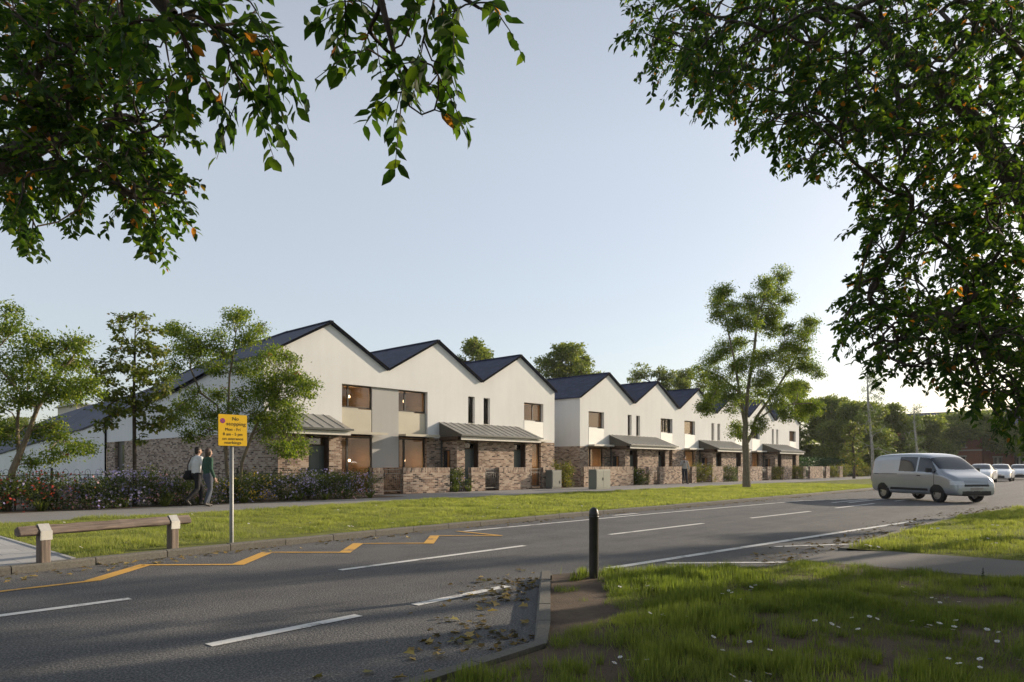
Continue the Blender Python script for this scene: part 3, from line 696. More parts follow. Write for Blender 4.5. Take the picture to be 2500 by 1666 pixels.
# long side wing behind the nearest house: brick base, white wall under a falling roof
wing = thing("side_wing", "long white side wing with dark falling slate roof behind the nearest gabled house", "building", (13.12, 27.0, 0))
ST_ = [(28.5, 5.48, 7.2), (33.3, 4.78, 6.98), (38, 4.36, 6.55), (43.0, 3.90, 6.10)]
x0, xr, x1 = 13.12, 16.08, 19.04
b = MB(); br = MB(); rf = MB(); gt = MB(); cp = MB()
door_v = (40.2, 41.7)
for (a, ea, ra), (c, ec, rc) in zip(ST_[:-1], ST_[1:]):
    b.face([(x0, c, ZB), (x0, a, ZB), (x0, a, ea), (x0, c, ec)])
    rf.face([(x0 - .12, a, ea + .03), (xr, a, ra + .098), (xr, c, rc + .098), (x0 - .12, c, ec + .03)][::-1], [(a, 0), (a, 3.4), (c, 3.4), (c, 0)][::-1])
    rf.face([(x1, a, ea + .03), (x1, c, ec + .03), (xr, c, rc + .098), (xr, a, ra + .098)][::-1], [(a, 0), (c, 0), (c, 3.4), (a, 3.4)][::-1])
    rf.face([(x0 - .12, a, ea - .05), (x0 - .12, a, ea + .03), (x0 - .12, c, ec + .03), (x0 - .12, c, ec - .05)]); rf.face([(x0 - .12, a, ea - .05), (x0 - .12, c, ec - .05), (x0, c, ec - .05), (x0, a, ea - .05)])
    cp.tube([(xr, a, ra + .11), (xr, c, rc + .11)], .06, 6)
    gt.tube([(x0 - .16, a, ea), (x0 - .16, c, ec)], .05, 6)
br.face([(x0, door_v[0], 0), (x0, 28.5, 0), (x0, 28.5, ZB), (x0, door_v[0], ZB)]); br.face([(x0, 43, 0), (x0, door_v[1], 0), (x0, door_v[1], ZB), (x0, 43, ZB)])
br.face([(x0, door_v[0], 0), (x0, door_v[0], ZB), (x0 + .2, door_v[0], ZB), (x0 + .2, door_v[0], 0)]); br.face([(x0, door_v[1], 0), (x0 + .2, door_v[1], 0), (x0 + .2, door_v[1], ZB), (x0, door_v[1], ZB)])
b.build("wall", M['render'], wing); br.build("brick_base", M['brick'], wing); rfo = rf.build("roof", M['slate'], wing); gt.build("gutter", M['trim'], rfo); cp.build("ridge_cap", M['slate'], rfo)
d = MB(); d.box(x0 + .15, x0 + .2, door_v[0], door_v[1], .1, ZB); fr = d.build("door", M['frame'], wing)
d = MB(); d.box(x0 + .13, x0 + .149, door_v[0] + .1, door_v[0] + .7, .3, 2.4); d.build("pane", M['darkpane'], fr)
ann = thing("annexe", "low white annexe at the end of the side wing, behind the left berry tree", "building", (13.0, 50.0, 0))
b = MB(); SA = [(43.02, 3.88, 6.08), (47, 3.50, 5.76), (57, 2.95, 5.52), (66, 2.4, 5.12), (78, 1.7, 4.25), (92, .8, 3.0)]
rf = MB()
for (a, ea, ra), (c, ec, rc) in zip(SA[:-1], SA[1:]):
    b.face([(x0 - .01, c, 0), (x0 - .01, a, 0), (x0 - .01, a, ea), (x0 - .01, c, ec)])
    rf.face([(x0 - .1, a, ea + .03), (xr, a, ra + .12), (xr, c, rc + .12), (x0 - .1, c, ec + .03)][::-1], [(a, 0), (a, 3.4), (c, 3.4), (c, 0)][::-1])
    rf.face([(x1, a, ea + .03), (x1, c, ec + .03), (xr, c, rc + .12), (xr, a, ra + .12)][::-1]); rf.face([(x0 - .1, a, ea - .05), (x0 - .1, a, ea + .03), (x0 - .1, c, ec + .03), (x0 - .1, c, ec - .05)])
b.face([(x0 - .01, 92, 0), (x0 - .01, 92, .8), (x1, 92, .8), (x1, 92, 0)])
b.build("wall", M['render'], ann); rf.build("roof", M['slate'], ann)
b = MB(); b.tube([(13.06, 43.0, .1), (13.06, 43.0, 3.86)], .05, 6); b.build("downpipe", M['trim'], ann)
# pale house far behind, over the annexe roof
far = thing("pale_house", "distant beige house with grey roof peeping over the annexe roof", "house", (30, 95, 0))
b = MB(); b.box(25.5, 34, 94, 102, 0, 8.6); b.build("wall", M['beige'], far)
b = MB(); b.prism([(93.6, 8.6), (102.4, 8.6), (98, 9.1)], 0, 25.1, 34.4); b.build("roof", M['zinc'], far)

# ================================================================== GARDEN WALLS, GATES
WV = 23.0
def wall_piece(label, x0, x1, dz=0, name="garden_wall"):
    t = thing(name, label, "wall", (x0, WV, 0), group="brick garden walls with upright coping")
    top = 1.18 + dz
    b = MB(); b.box(x0, x1, WV, WV + .22, 0, top - .215); b.build("brickwork", M['brick'], t)
    b = MB()                         # soldier course: upright bricks, mapped turned by 90 degrees
    b.box(x0 - .003, x1 + .003, WV - .003, WV + .223, top - .213, top)
    b.uv = [[(q[1] - .05, q[0]) for q in uv] for uv in b.uv]
    b.build("coping", M['brick'], t); return t
def gate(label, x0, x1, dz=0):
    t = thing("gate", label, "gate", (x0, WV, 0), group="metal garden gates")
    f = MB(); y0, y1 = WV + .09, WV + .125; z0, z1 = .14, 1.12 + dz
    f.box(x0 + .03, x0 + .065, y0, y1, z0, z1); f.box(x1 - .065, x1 - .03, y0, y1, z0, z1)
    for z in (.2, .92 + dz, 1.085 + dz): f.box(x0 + .065, x1 - .065, y0, y1, z, z + .03)
    f.build("gate_frame", M['gate'], t)
    b = MB(); n = max(4, int((x1 - x0 - .13) / .11)); 
    for i in range(1, n): x = x0 + .05 + (x1 - x0 - .1) * i / n; b.tube([(x, y0 + .017, .2), (x, y0 + .017, z1)], .009, 6)
    b.build("bars", M['gate'], t)
    b = MB(); b.box(x0 + .055, x0 + .1, y0 - .03, y0, .82, .98); b.build("latch", M['railing'], t)
    return t
wl = [("short brick wall pier between the purple flower bed and first gate", 16.76, 17.27), ("long brick wall between the first gate and a flowering gap", 18.29, 20.93),
      ("short brick wall right of the flowering gap, before the second gate", 22.28, 23.19), ("brick wall between the second and third gates, partly shaded", 24.15, 26.46), ("narrow brick pier behind the small grey cabinet", 27.47, 28.43)]
for l, a, c in wl: wall_piece(l, a, c)
gate("grey barred gate left of the long brick wall", 17.27, 18.29); gate("grey barred gate right of the flowering gap", 23.19, 24.15); gate("grey barred gate just left of the small grey cabinet", 26.46, 27.47)
w2 = [("long brick wall behind the tall green cabinet", 31.0, 36.06), ("short brick wall left of the gate near the man", 37.82, 38.4), ("brick wall right behind the man in grey", 39.2, 42.2),
      ("narrow brick pier right of the man, beside the round bush", 43.48, 44.1), ("brick wall between two round bushes, left of the verge tree", 46.53, 48.24), ("narrow brick pier just left of the verge tree trunk", 50.8, 51.57),
      ("brick wall just right of the verge tree trunk", 53.06, 55.35), ("narrow brick pier right of the gate behind the verge tree", 56.46, 57.23), ("brick wall between two bushes at the last house", 59.86, 61.77),
      ("narrow brick pier by the last house corner", 64.56, 65.23), ("brick wall beyond the last house of the far terrace", 66.31, 69.87), ("narrow brick pier beyond the last house, by the pale shrubs", 70.76, 71.83), ("brick pier half hidden among pale shrubs near the birch", 74.87, 75.8)]
for l, a, c in w2: wall_piece(l, a, c, .03)
gate("narrow gate left of the brick wall behind the man", 38.4, 39.2, .03); gate("gate just right of the man in grey", 42.2, 43.48, .03); gate("gate half hidden by the verge tree trunk", 51.57, 53.06, .03)
gate("gate right of the verge tree, by the fifth house", 55.35, 56.46, .03); gate("gate beyond the corner of the last house", 65.23, 66.31, .03); gate("gate at the right end of the brick garden walls", 69.87, 70.76, .03)

for l_, x_, e_ in (("brick dividing wall between front gardens, seen through the first gate", 18.62, VF - .06), ("brick dividing wall between front gardens, seen through the second gate", 24.87, VF - 1.14)):
    t_ = thing("garden_wall", l_, "wall", (x_, WV + .24, 0), group="brick garden walls with upright coping")
    b = MB(); b.box(x_, x_ + .22, WV + .24, e_, 0, .965); b.build("brickwork", M['brick'], t_)
    b = MB(); b.box(x_ - .003, x_ + .223, WV + .237, e_ + .003, .967, 1.18); b.uv = [[(q[1] - .05, q[0]) for q in uv] for uv in b.uv]; b.build("coping", M['brick'], t_)
# hooped railing behind the flower bed
rl = thing("railing", "low black hooped railing behind the flower bed, in front of the white annexe", "fence", (1, 22.7, 0))
b = MB(); hp = MB(); x = .2
while x < 16.5:
    hp.tube([(x, 22.7, .1), (x, 22.7, 1.08), (x + .03, 22.7, 1.14), (x + .07, 22.7, 1.16), (x + .11, 22.7, 1.14), (x + .14, 22.7, 1.08), (x + .14, 22.7, .1)], .006, 4); x += .28
for z in (.22, .98): b.box(.1, 16.6, 22.69, 22.71, z, z + .02)
hp.build("hoops", M['railing'], rl); b.build("rails", M['railing'], rl)
b = MB()
for x in (.1, 2.8, 5.5, 8.2, 10.9, 13.6, 16.3): b.box(x, x + .05, 22.66, 22.72, 0, 1.2)
b.build("posts", M['railing'], rl)

# ================================================================== STREET FURNITURE
# timber rail
rail = thing("timber_rail", "weathered log rail on two wooden posts at the paved corner", "barrier", (2.28, 9.74, .09))
A = Vector((2.28, 9.74, 0)); B = Vector((3.92, 10.12, 0)); dr = (B - A).normalized(); nr = Vector((-dr.y, dr.x, 0)); rail.rotation_euler = (0, 0, math.atan2(dr.y, dr.x)); LN = (B - A).length
# local x runs along the rail, -y faces the road
def strap_post(x):
    p = MB(); p.box(x - .058, x + .058, -.075, .045, -.1, .345); p.build("post", M['post'], rail, True, .014)
    s = MB(); th = .008
    s.face([(x - .066, -.083, .275), (x + .062, -.083, .275), (x + .062, -.083, .385), (x - .062, -.083, .385)])
    s.face([(x - .062, -.083, .385), (x + .062, -.083, .385), (x + .062, -.012, .468), (x - .062, -.012, .468)])
    s.face([(x - .062, -.012, .468), (x + .062, -.012, .468), (x + .062, .07, .43), (x - .062, .07, .43)])
    for sx in (-.062, .062): s.face([(x + sx, -.083, .275), (x + sx, -.083, .385), (x + sx, -.068, .375), (x + sx, -.068, .275)])
    o = s.build("strap", M['strap'], rail, True); md = o.modifiers.new("thick", 'SOLIDIFY'); md.thickness = .008
strap_post(0); strap_post(LN)
b = MB(); hexa = [(-.072, .345), (.0, .325), (.06, .345), (.066, .415), (-.008, .457), (-.072, .385)]
n = 14; xs = np.linspace(-.28, LN + .26, n); rings = []
for i, x in enumerate(xs):
    wob = .006 * math.sin(i * 1.7); rings.append([(x, y + wob, z + .004 * math.sin(i * 2.3 + k)) for k, (y, z) in enumerate(hexa)])
for r0, r1 in zip(rings[:-1], rings[1:]):
    for k in range(6): b.face([r0[k], r1[k], r1[(k + 1) % 6], r0[(k + 1) % 6]])
b.face(rings[0]); b.face(rings[-1][::-1]); b.build("beam", M['log'], rail, True, .012, True)

# bollard
bo = thing("bollard", "black rounded bollard at the corner of the near lawn", "bollard", (5.97, 4.30, .06))
b = MB(); pr_ = [(.0, -.05), (.050, -.05), (.050, 0), (.0505, .66), (.053, .665), (.053, .682), (.0505, .69)] + [(.0505 * math.cos(a), .69 + .062 * math.sin(a)) for a in np.linspace(0, math.pi / 2, 8)]
b.lathe(pr_, (0, 0, 0), 24); b.build("post", M['bollard'], bo, True)
b = MB(); b.lathe([(.0515, .640), (.0545, .642), (.0545, .660), (.0515, .662)], (0, 0, 0), 24); b.build("collar", M['bollard'], bo, True)

# yellow sign on its pole
sg = thing("road_sign", "yellow no stopping sign with black lettering on a grey metal pole", "sign", (4.82, 10.2, .09))
b = MB(); b.lathe([(.03, -.1), (.03, 1.94), (.0, 1.945)], (0, 0, 0), 16); b.build("pole", M['pole'], sg, True)
b = MB(); bw, bh, r = .222, .236, .015; z0 = 1.70
poly = [(cx * (bw - r) + r * math.cos(a + q), z0 + cz * (bh - r) + r * math.sin(a + q)) for cx, cz, a in ((1, 1, 0), (-1, 1, math.pi / 2), (-1, -1, math.pi), (1, -1, 1.5 * math.pi)) for q in np.linspace(0, math.pi / 2, 4)]
b.prism(poly, 1, -.045, -.036); board = b.build("sign_board", M['sign'], sg, True)
b = MB(); b.prism([(x * 1.012, z0 + (z - z0) * 1.012) for x, z in poly], 1, -.0358, -.0335); b.build("sign_backing", M['signback'], sg, True)
for body, size, wid, z, x in (("No", .078, .098, 1.848, .04), ("stopping", .078, .30, 1.772, .050), ("Mon - Fri", .063, .235, 1.692, .0), ("8 am - 5 pm", .062, .30, 1.620, .0), ("on entrance", .060, .325, 1.552, 0), ("markings", .060, .255, 1.494, 0)):
    text_part("lettering", body, size, wid, (x, -.0465, z), board, M['ink'])
b = MB(); b.disc((-.158, -.0458, 1.838), .040, 1, 24); b.build("roundel", M['red_ring'], board, True)
b = MB(); b.disc((-.158, -.0464, 1.838), .031, 1, 24); b.build("roundel_disc", M['blue_disc'], board, True)
b = MB()
for a in (math.pi / 4, -math.pi / 4):
    c_, s_ = math.cos(a), math.sin(a); q = [(.031, .005), (-.031, .005), (-.031, -.005), (.031, -.005)]
    b.face([(-.158 + x * c_ - y * s_, -.047 - .0003 * (a > 0), 1.838 + x * s_ + y * c_) for x, y in q][::-1])
b.build("roundel_cross", M['red_ring'], board, True)
b = MB()
for z in (1.58, 1.80): b.box(-.04, .04, -.034, .034, z, z + .03)
b.build("bracket", M['pole'], sg, True)

# utility cabinets
cb = thing("utility_cabinet", "small dark grey utility cabinet beside the third gate, with black handle", "cabinet", (27.5, 22.45, .072), group="utility cabinets on the pavement")
b = MB(); b.box(0, .80, 0, .42, .04, .93); b.build("body", M['cabinet'], cb, True, .012, True)
b = MB(); b.box(-.015, .815, -.015, .435, .932, .965); b.build("cap", M['cabinet'], cb, True, .01, True)
b = MB(); b.box(.01, .79, .01, .41, -.02, .038); b.build("plinth", M['blackplastic'], cb, True)
b = MB(); b.box(.05, .75, -.014, -.001, .10, .90); dd = b.build("door", M['cabinet'], cb, True, .004, True)
b = MB(); b.box(.635, .665, -.035, -.015, .26, .42); b.build("handle", M['blackplastic'], dd, True, .006, True)
cb = thing("utility_cabinet", "wider pale green cabinet standing on the verge edge, dappled by shade", "cabinet", (28.25, 20.2, .07), group="utility cabinets on the pavement")
b = MB(); b.box(0, 1.25, 0, .48, .0, .98); b.build("body", M['cabinet2'], cb, True, .014, True)
b = MB(); b.box(-.012, 1.262, -.012, .492, .982, 1.005); b.build("cap", M['cabinet2'], cb, True, .008, True)
b = MB(); b.box(.03, .62, -.010, -.001, .08, .94); dd = b.build("door", M['cabinet2'], cb, True, .004, True)
b = MB(); b.box(.63, 1.22, -.010, -.001, .08, .94); b.build("door", M['cabinet2'], cb, True, .004, True)
b = MB(); b.box(.56, .585, -.03, -.011, .45, .6); b.build("handle", M['blackplastic'], dd, True, .005, True)

# ================================================================== VEHICLES
def loft(rings, smooth=True, cap=True):
    """rings: list of point lists running round half a section from bottom to top centre; mirrored in y"""
    b = MB(); full = []
    for r in rings: full.append([Vector(p) for p in r] + [Vector((p[0], -p[1], p[2])) for p in r[::-1] if abs(p[1]) > 1e-6])
    n = len(full[0])
    for a, c in zip(full[:-1], full[1:]):
        for k in range(n):
            b.face([a[k], a[(k + 1) % n], c[(k + 1) % n], c[k]], smooth=smooth)
    if cap: b.face(full[0][::-1]); b.face(full[-1])
    return b
def wheel(parent, x, y, r, wd):
    s = 1 if y > 0 else -1
    b = MB(); prof = [(r * .62, -wd / 2), (r * .9, -wd / 2), (r, -wd * .36), (r, wd * .36), (r * .9, wd / 2), (r * .62, wd / 2)]
    n = 24; base = len(b.v)
    for rr, yy in prof:
        for k in range(n): a = 2 * math.pi * k / n; b.v.append(Vector((x + rr * math.cos(a), y + yy, r + rr * math.sin(a))))
    for i in range(len(prof) - 1):
        for k in range(n): b.f.append([base + i * n + k, base + (i + 1) * n + k, base + (i + 1) * n + (k + 1) % n, base + i * n + (k + 1) % n]); b.uv.append([(0, 0)] * 4); b.s.append(True)
    w_ = b.build("wheel", M['tyre'], parent, True)
    b = MB(); yo = y + s * wd * .42
    for k in range(5):
        a = 2 * math.pi * k / 5; ca, sa = math.cos(a), math.sin(a); q = [(.02, .05), (r * .62, .035), (r * .62, -.035), (.02, -.05)]
        b.face([(x + p * ca - t * sa, yo, r + p * sa + t * ca) for p, t in q])
    n = 24
    for k in range(n):
        a, c = 2 * math.pi * k / n, 2 * math.pi * (k + 1) / n
        b.face([(x + q * math.cos(t), yo, r + q * math.sin(t)) for q, t in ((r * .55, a), (r * .66, a), (r * .66, c), (r * .55, c))])
        b.face([(x + r * .66 * math.cos(a), yo, r + r * .66 * math.sin(a)), (x + r * .66 * math.cos(a), y, r + r * .66 * math.sin(a)), (x + r * .66 * math.cos(c), y, r + r * .66 * math.sin(c)), (x + r * .66 * math.cos(c), yo, r + r * .66 * math.sin(c))])
    b.disc((x, yo + s * .002, r), .06, 1, 12); b.disc((x, y + s * wd * .1, r), r * .6, 1, 20)
    b.build("rim", M['rim'], w_, True); return w_
def inpoly(x, z, poly):
    c = False; n = len(poly)
    for i in range(n):
        (a, b_), (d, e) = poly[i], poly[i - 1]
        if (b_ > z) != (e > z) and x < (d - a) * (z - b_) / (e - b_) + a: c = not c
    return c
def vehicle(t, st, rules, paint, wr, wx, hw):
    """st: stations (x, zbottom, zbelt, ztop, w_low, w_belt, w_top) rear to front, +x forward. The smooth shell is cut along
    the outlines in rules into body, windows, grilles and lamps, so that glass and lamps lie flush in the bodywork."""
    rings = []
    for x, zb, zs, zt, wl_, ws, wt in st:
        zm = zb + (zs - zb) * .45
        rings.append([(x, wl_ * .8, zb), (x, wl_, zb + .05), (x, max(wl_, ws) * 1.01, zm), (x, ws, zs - .02), (x, ws * .985, zs + .015), (x, wt + (ws - wt) * .35, zs + (zt - zs) * .55), (x, wt, zs + (zt - zs) * .88), (x, wt * .8, zt - .01 * (zt > zs + .1)), (x, 0, zt)])
    o = loft(rings).build("body", paint, t, True, 0, True)
    ms = o.modifiers.new("smooth", 'SUBSURF'); ms.levels = ms.render_levels = 4
    dg = bpy.context.evaluated_depsgraph_get(); me = bpy.data.meshes.new_from_object(o.evaluated_get(dg)); old = o.data; o.modifiers.clear()
    parts = {}
    V = [v.co.copy() for v in me.vertices]
    for p in me.polygons:
        c, n = p.center, p.normal; key = None
        for q, a in enumerate(wx):
            if (c.x - a) ** 2 + (c.z - wr) ** 2 < (wr + .05) ** 2 and abs(n.y) > .35 : key = ("wheel_arch", q, c.y > 0)
        if key is None:
            for nm, mat, test in rules:
                if test(c, n): key = (nm, mat, c.y > 0 if nm in ("side_window", "headlight", "door_seam", "side_moulding", "tail_light") else None); break
        parts.setdefault(key, []).append(p)
    for key, ps in parts.items():
        idx = {}; vv = []; ff = []
        for p in ps:
            f = []
            for k in p.vertices:
                if k not in idx: idx[k] = len(vv); vv.append(V[k])
                f.append(idx[k])
            ff.append(f)
        m = bpy.data.meshes.new(key[0] if key else "body"); m.from_pydata([tuple(v) for v in vv], [], ff); m.polygons.foreach_set('use_smooth', [True] * len(ff))
        if key is None: o.data = m; m.materials.append(paint)
        else:
            m.materials.append(M['blackplastic'] if key[0] == "wheel_arch" else M[key[1]])
            q = bpy.data.objects.new(key[0], m); col.objects.link(q); q.parent = t
    bpy.data.meshes.remove(old); bpy.data.meshes.remove(me)
    for x in wx:
        for s in (-1, 1): wheel(t, x, s * (hw - .085), wr, .2)
    return o
# --- van
van = thing("van", "silver white van turning on the road in front of the parked cars", "van", (28.6, 5.75, 0))
vst = [(-2.12, .42, 1.0, 1.08, .70, .74, .70), (-2.16, .34, 1.05, 1.62, .80, .84, .74), (-2.05, .28, 1.07, 1.80, .85, .90, .76), (-1.4, .25, 1.08, 1.85, .88, .92, .77), (-.2, .25, 1.08, 1.865, .88, .92, .77),
       (.55, .25, 1.07, 1.83, .88, .92, .76), (.95, .25, 1.06, 1.70, .88, .915, .74), (1.42, .25, 1.03, 1.30, .88, .91, .75), (1.62, .25, 1.00, 1.13, .87, .90, .78), (1.95, .25, .90, 1.03, .86, .88, .74), (2.16, .25, .80, .93, .82, .83, .66), (2.26, .26, .62, .78, .76, .78, .62), (2.29, .30, .50, .60, .70, .70, .60)]
FW = [(.46, 1.13), (1.30, 1.10), (1.36, 1.16), (.98, 1.56), (.86, 1.64), (.46, 1.68)]; RW = [(-.52, 1.14), (.36, 1.13), (.36, 1.68), (-.50, 1.70)]
side = lambda n: abs(n.y) > .45
vrules = [("side_window", 'darkpane', lambda c, n: side(n) and (inpoly(c.x, c.z, FW) or inpoly(c.x, c.z, RW))),
          ("windscreen", 'darkpane', lambda c, n: n.x > .25 and abs(n.y) < .75 and c.z > 1.20 + .05 * abs(c.y) and c.z < 1.735 and .9 < c.x < 1.7 and abs(c.y) < .78),
          ("rear_window", 'darkpane', lambda c, n: n.x < -.5 and 1.18 < c.z < 1.6 and abs(c.y) < .66),
          ("door_seam", 'blackplastic', lambda c, n: side(n) and .36 < c.z < 1.72 and (abs(c.x + .58) < .010 or abs(c.x - .41) < .010 or (abs(c.x - 1.30) < .010 and c.z < 1.1))),
          ("side_moulding", 'blackplastic', lambda c, n: side(n) and .42 < c.z < .50 and -.98 < c.x < .98),
          ("sliding_rail", 'blackplastic', lambda c, n: side(n) and abs(c.z - 1.03) < .012 and -1.95 < c.x < -.6),
          ("headlight", 'lamp', lambda c, n: n.x > .18 and c.x > 1.95 and .66 < c.z < .80 and abs(c.y) > .50),
          ("grille", 'blackplastic', lambda c, n: n.x > .35 and .60 < c.z < .68 and abs(c.y) < .52),
          ("lower_grille", 'blackplastic', lambda c, n: n.x > .45 and .28 < c.z < .44 and abs(c.y) < .60),
          ("tail_light", 'redlamp', lambda c, n: c.x < -2.05 and 1.0 < c.z < 1.45 and abs(c.y) > .70 and n.x < -.25)]
vehicle(van, vst, vrules, M['vanpaint'], .31, (-1.42, 1.42), .868)
b = MB(); b.box(2.27, 2.30, -.26, .26, .47, .57); b.build("number_plate", M['stone'], van, True, .004, True)
for s in (-1, 1):
    b = MB(); b.box(1.12, 1.27, s * .95, s * 1.12, 1.10, 1.27); b.box(1.16, 1.20, s * .90, s * .96, 1.12, 1.16); b.build("mirror", M['blackplastic'], van, True, .02, True)
    b = MB(); b.box(.48, .64, s * .925, s * .945, .97, 1.0); b.build("handle", M['blackplastic'], van, True, .005, True)
van.rotation_euler = (0, 0, math.atan2(-.80, -.60)); van.scale = (.91, .93, .93)
# --- parked cars
cst = [(-2.2, .42, .80, .86, .60, .66, .5), (-2.24, .34, .84, .96, .74, .78, .62), (-1.95, .24, .88, 1.06, .82, .85, .60), (-1.3, .20, .90, 1.34, .86, .88, .56), (-.5, .19, .90, 1.43, .87, .89, .57), (.1, .19, .90, 1.42, .87, .89, .57),
       (.55, .19, .89, 1.27, .87, .885, .60), (1.05, .19, .87, .99, .87, .88, .68), (1.5, .20, .82, .93, .86, .86, .66), (1.95, .22, .72, .82, .82, .82, .60), (2.2, .24, .60, .70, .74, .74, .52), (2.28, .28, .50, .58, .62, .62, .46)]
CW = [(-1.45, .94), (.95, .93), (.42, 1.29), (.1, 1.34), (-.5, 1.36), (-1.15, 1.29)]
crules = [("side_window", 'darkpane', lambda c, n: abs(n.y) > .4 and inpoly(c.x, c.z, CW)),
          ("windscreen", 'darkpane', lambda c, n: n.x > .2 and abs(n.y) < .7 and 1.0 < c.z < 1.37 and .2 < c.x < 1.15 and abs(c.y) < .70),
          ("rear_window", 'darkpane', lambda c, n: n.x < -.2 and n.z > .2 and 1.06 < c.z < 1.36 and abs(c.y) < .6),
          ("headlight", 'lamp', lambda c, n: n.x > .2 and c.x > 1.9 and .56 < c.z < .68 and abs(c.y) > .42),
          ("grille", 'blackplastic', lambda c, n: n.x > .4 and .28 < c.z < .47 and abs(c.y) < .44),
          ("tail_light", 'redlamp', lambda c, n: c.x < -2.1 and .72 < c.z < .86 and abs(c.y) > .4)]
def make_car(label, x, y, rz):
    t = thing("parked_car", label, "car", (x, y, 0), rz, "white cars parked along the far kerb")
    vehicle(t, cst, crules, M['paint'], .32, (-1.35, 1.36), .845)
    for s in (-1, 1):
        b = MB(); b.box(.72, .86, s * .90, s * 1.04, .94, 1.06); b.build("mirror", M['paint'], t, True, .03, True)
    b = MB(); b.box(2.285, 2.30, -.24, .24, .48, .56); b.build("number_plate", M['stone'], t, True)
    return t
car = make_car("white parked car half hidden behind the van's nose", 62.0, 9.0, math.pi + .03)
for l, x, y, a in (("middle white parked car, between the other two", 69.0, 8.7, math.pi + .05), ("farthest white parked car, with dark front grille, at the right edge", 77.5, 8.35, math.pi + .12)):
    c = copy_tree(car); c.location = (x, y, 0); c.rotation_euler = (0, 0, a); c['label'] = l

# ================================================================== PEOPLE
def flesh(name, segs, mat, parent, voxel=.012, smooth=4):
    """one continuous surface grown round tapering limb segments (p0, r0, p1, r1[, flatten-y])"""
    b = MB()
    for sgm in segs:
        p0, r0, p1, r1 = sgm[:4]; p0, p1 = Vector(p0), Vector(p1); k = max(1, int((p1 - p0).length / .03)); n = 12
        d = (p1 - p0); d = d.normalized() if d.length > 1e-6 else Vector((0, 0, 1))
        pts, rr = [], []
        for a in (-math.pi / 2, -.9, -.4): pts.append(p0 + d * r0 * math.sin(a)); rr.append(max(1e-4, r0 * math.cos(a)))
        for i in range(k + 1): pts.append(p0.lerp(p1, i / k)); rr.append(r0 + (r1 - r0) * i / k)
        for a in (.4, .9, math.pi / 2): pts.append(p1 + d * r1 * math.sin(a)); rr.append(max(1e-4, r1 * math.cos(a)))
        st = len(b.v); b.tube(pts, rr, n)
        if len(sgm) > 4:
            for q in range(st, len(b.v)): b.v[q] = Vector((b.v[q].x * sgm[4][0] + sgm[4][2] * (1 - sgm[4][0]), b.v[q].y * sgm[4][1] + sgm[4][3] * (1 - sgm[4][1]), b.v[q].z))
    o = b.build(name, mat, parent, True, 0, True)
    m = o.modifiers.new("remesh", 'REMESH'); m.mode = 'VOXEL'; m.voxel_size = voxel; m.use_smooth_shade = True
    m = o.modifiers.new("smooth", 'SMOOTH'); m.factor = .5; m.iterations = smooth
    dg = bpy.context.evaluated_depsgraph_get(); me = bpy.data.meshes.new_from_object(o.evaluated_get(dg)); old = o.data
    o.modifiers.clear(); o.data = me; me.name = name; bpy.data.meshes.remove(old)
    if not me.materials: me.materials.append(mat)
    return o
def hand(wr, d, side, s=1.0):
    """palm, four fingers and a thumb, slightly curled; d = direction of the forearm"""
    wr, d = Vector(wr), Vector(d).normalized(); out = []
    f = Vector((1, 0, 0)); f = (f - d * f.dot(d)).normalized(); lat = d.cross(f) * side
    out.append((wr, .024 * s, wr + d * .075 * s, .030 * s))
    for i, (o_, L) in enumerate(((.027, .072), (.009, .082), (-.009, .077), (-.026, .060))):
        k = wr + d * .085 * s + f * o_ * s; m = k + (d * .55 + lat * -.25) * L * s; e = m + (d * .42 + lat * -.4 + f * .05) * L * s
        out += [(k, .0095 * s, m, .009 * s), (m, .009 * s, e, .008 * s)]
    k = wr + d * .03 * s + f * .027 * s; m = k + (f * .6 + d * .7 - lat * .2).normalized() * .045 * s; e = m + (d * .9 + f * .1 - lat * .2).normalized() * .035 * s
    out += [(k, .012 * s, m, .011 * s), (m, .011 * s, e, .009 * s)]
    return out
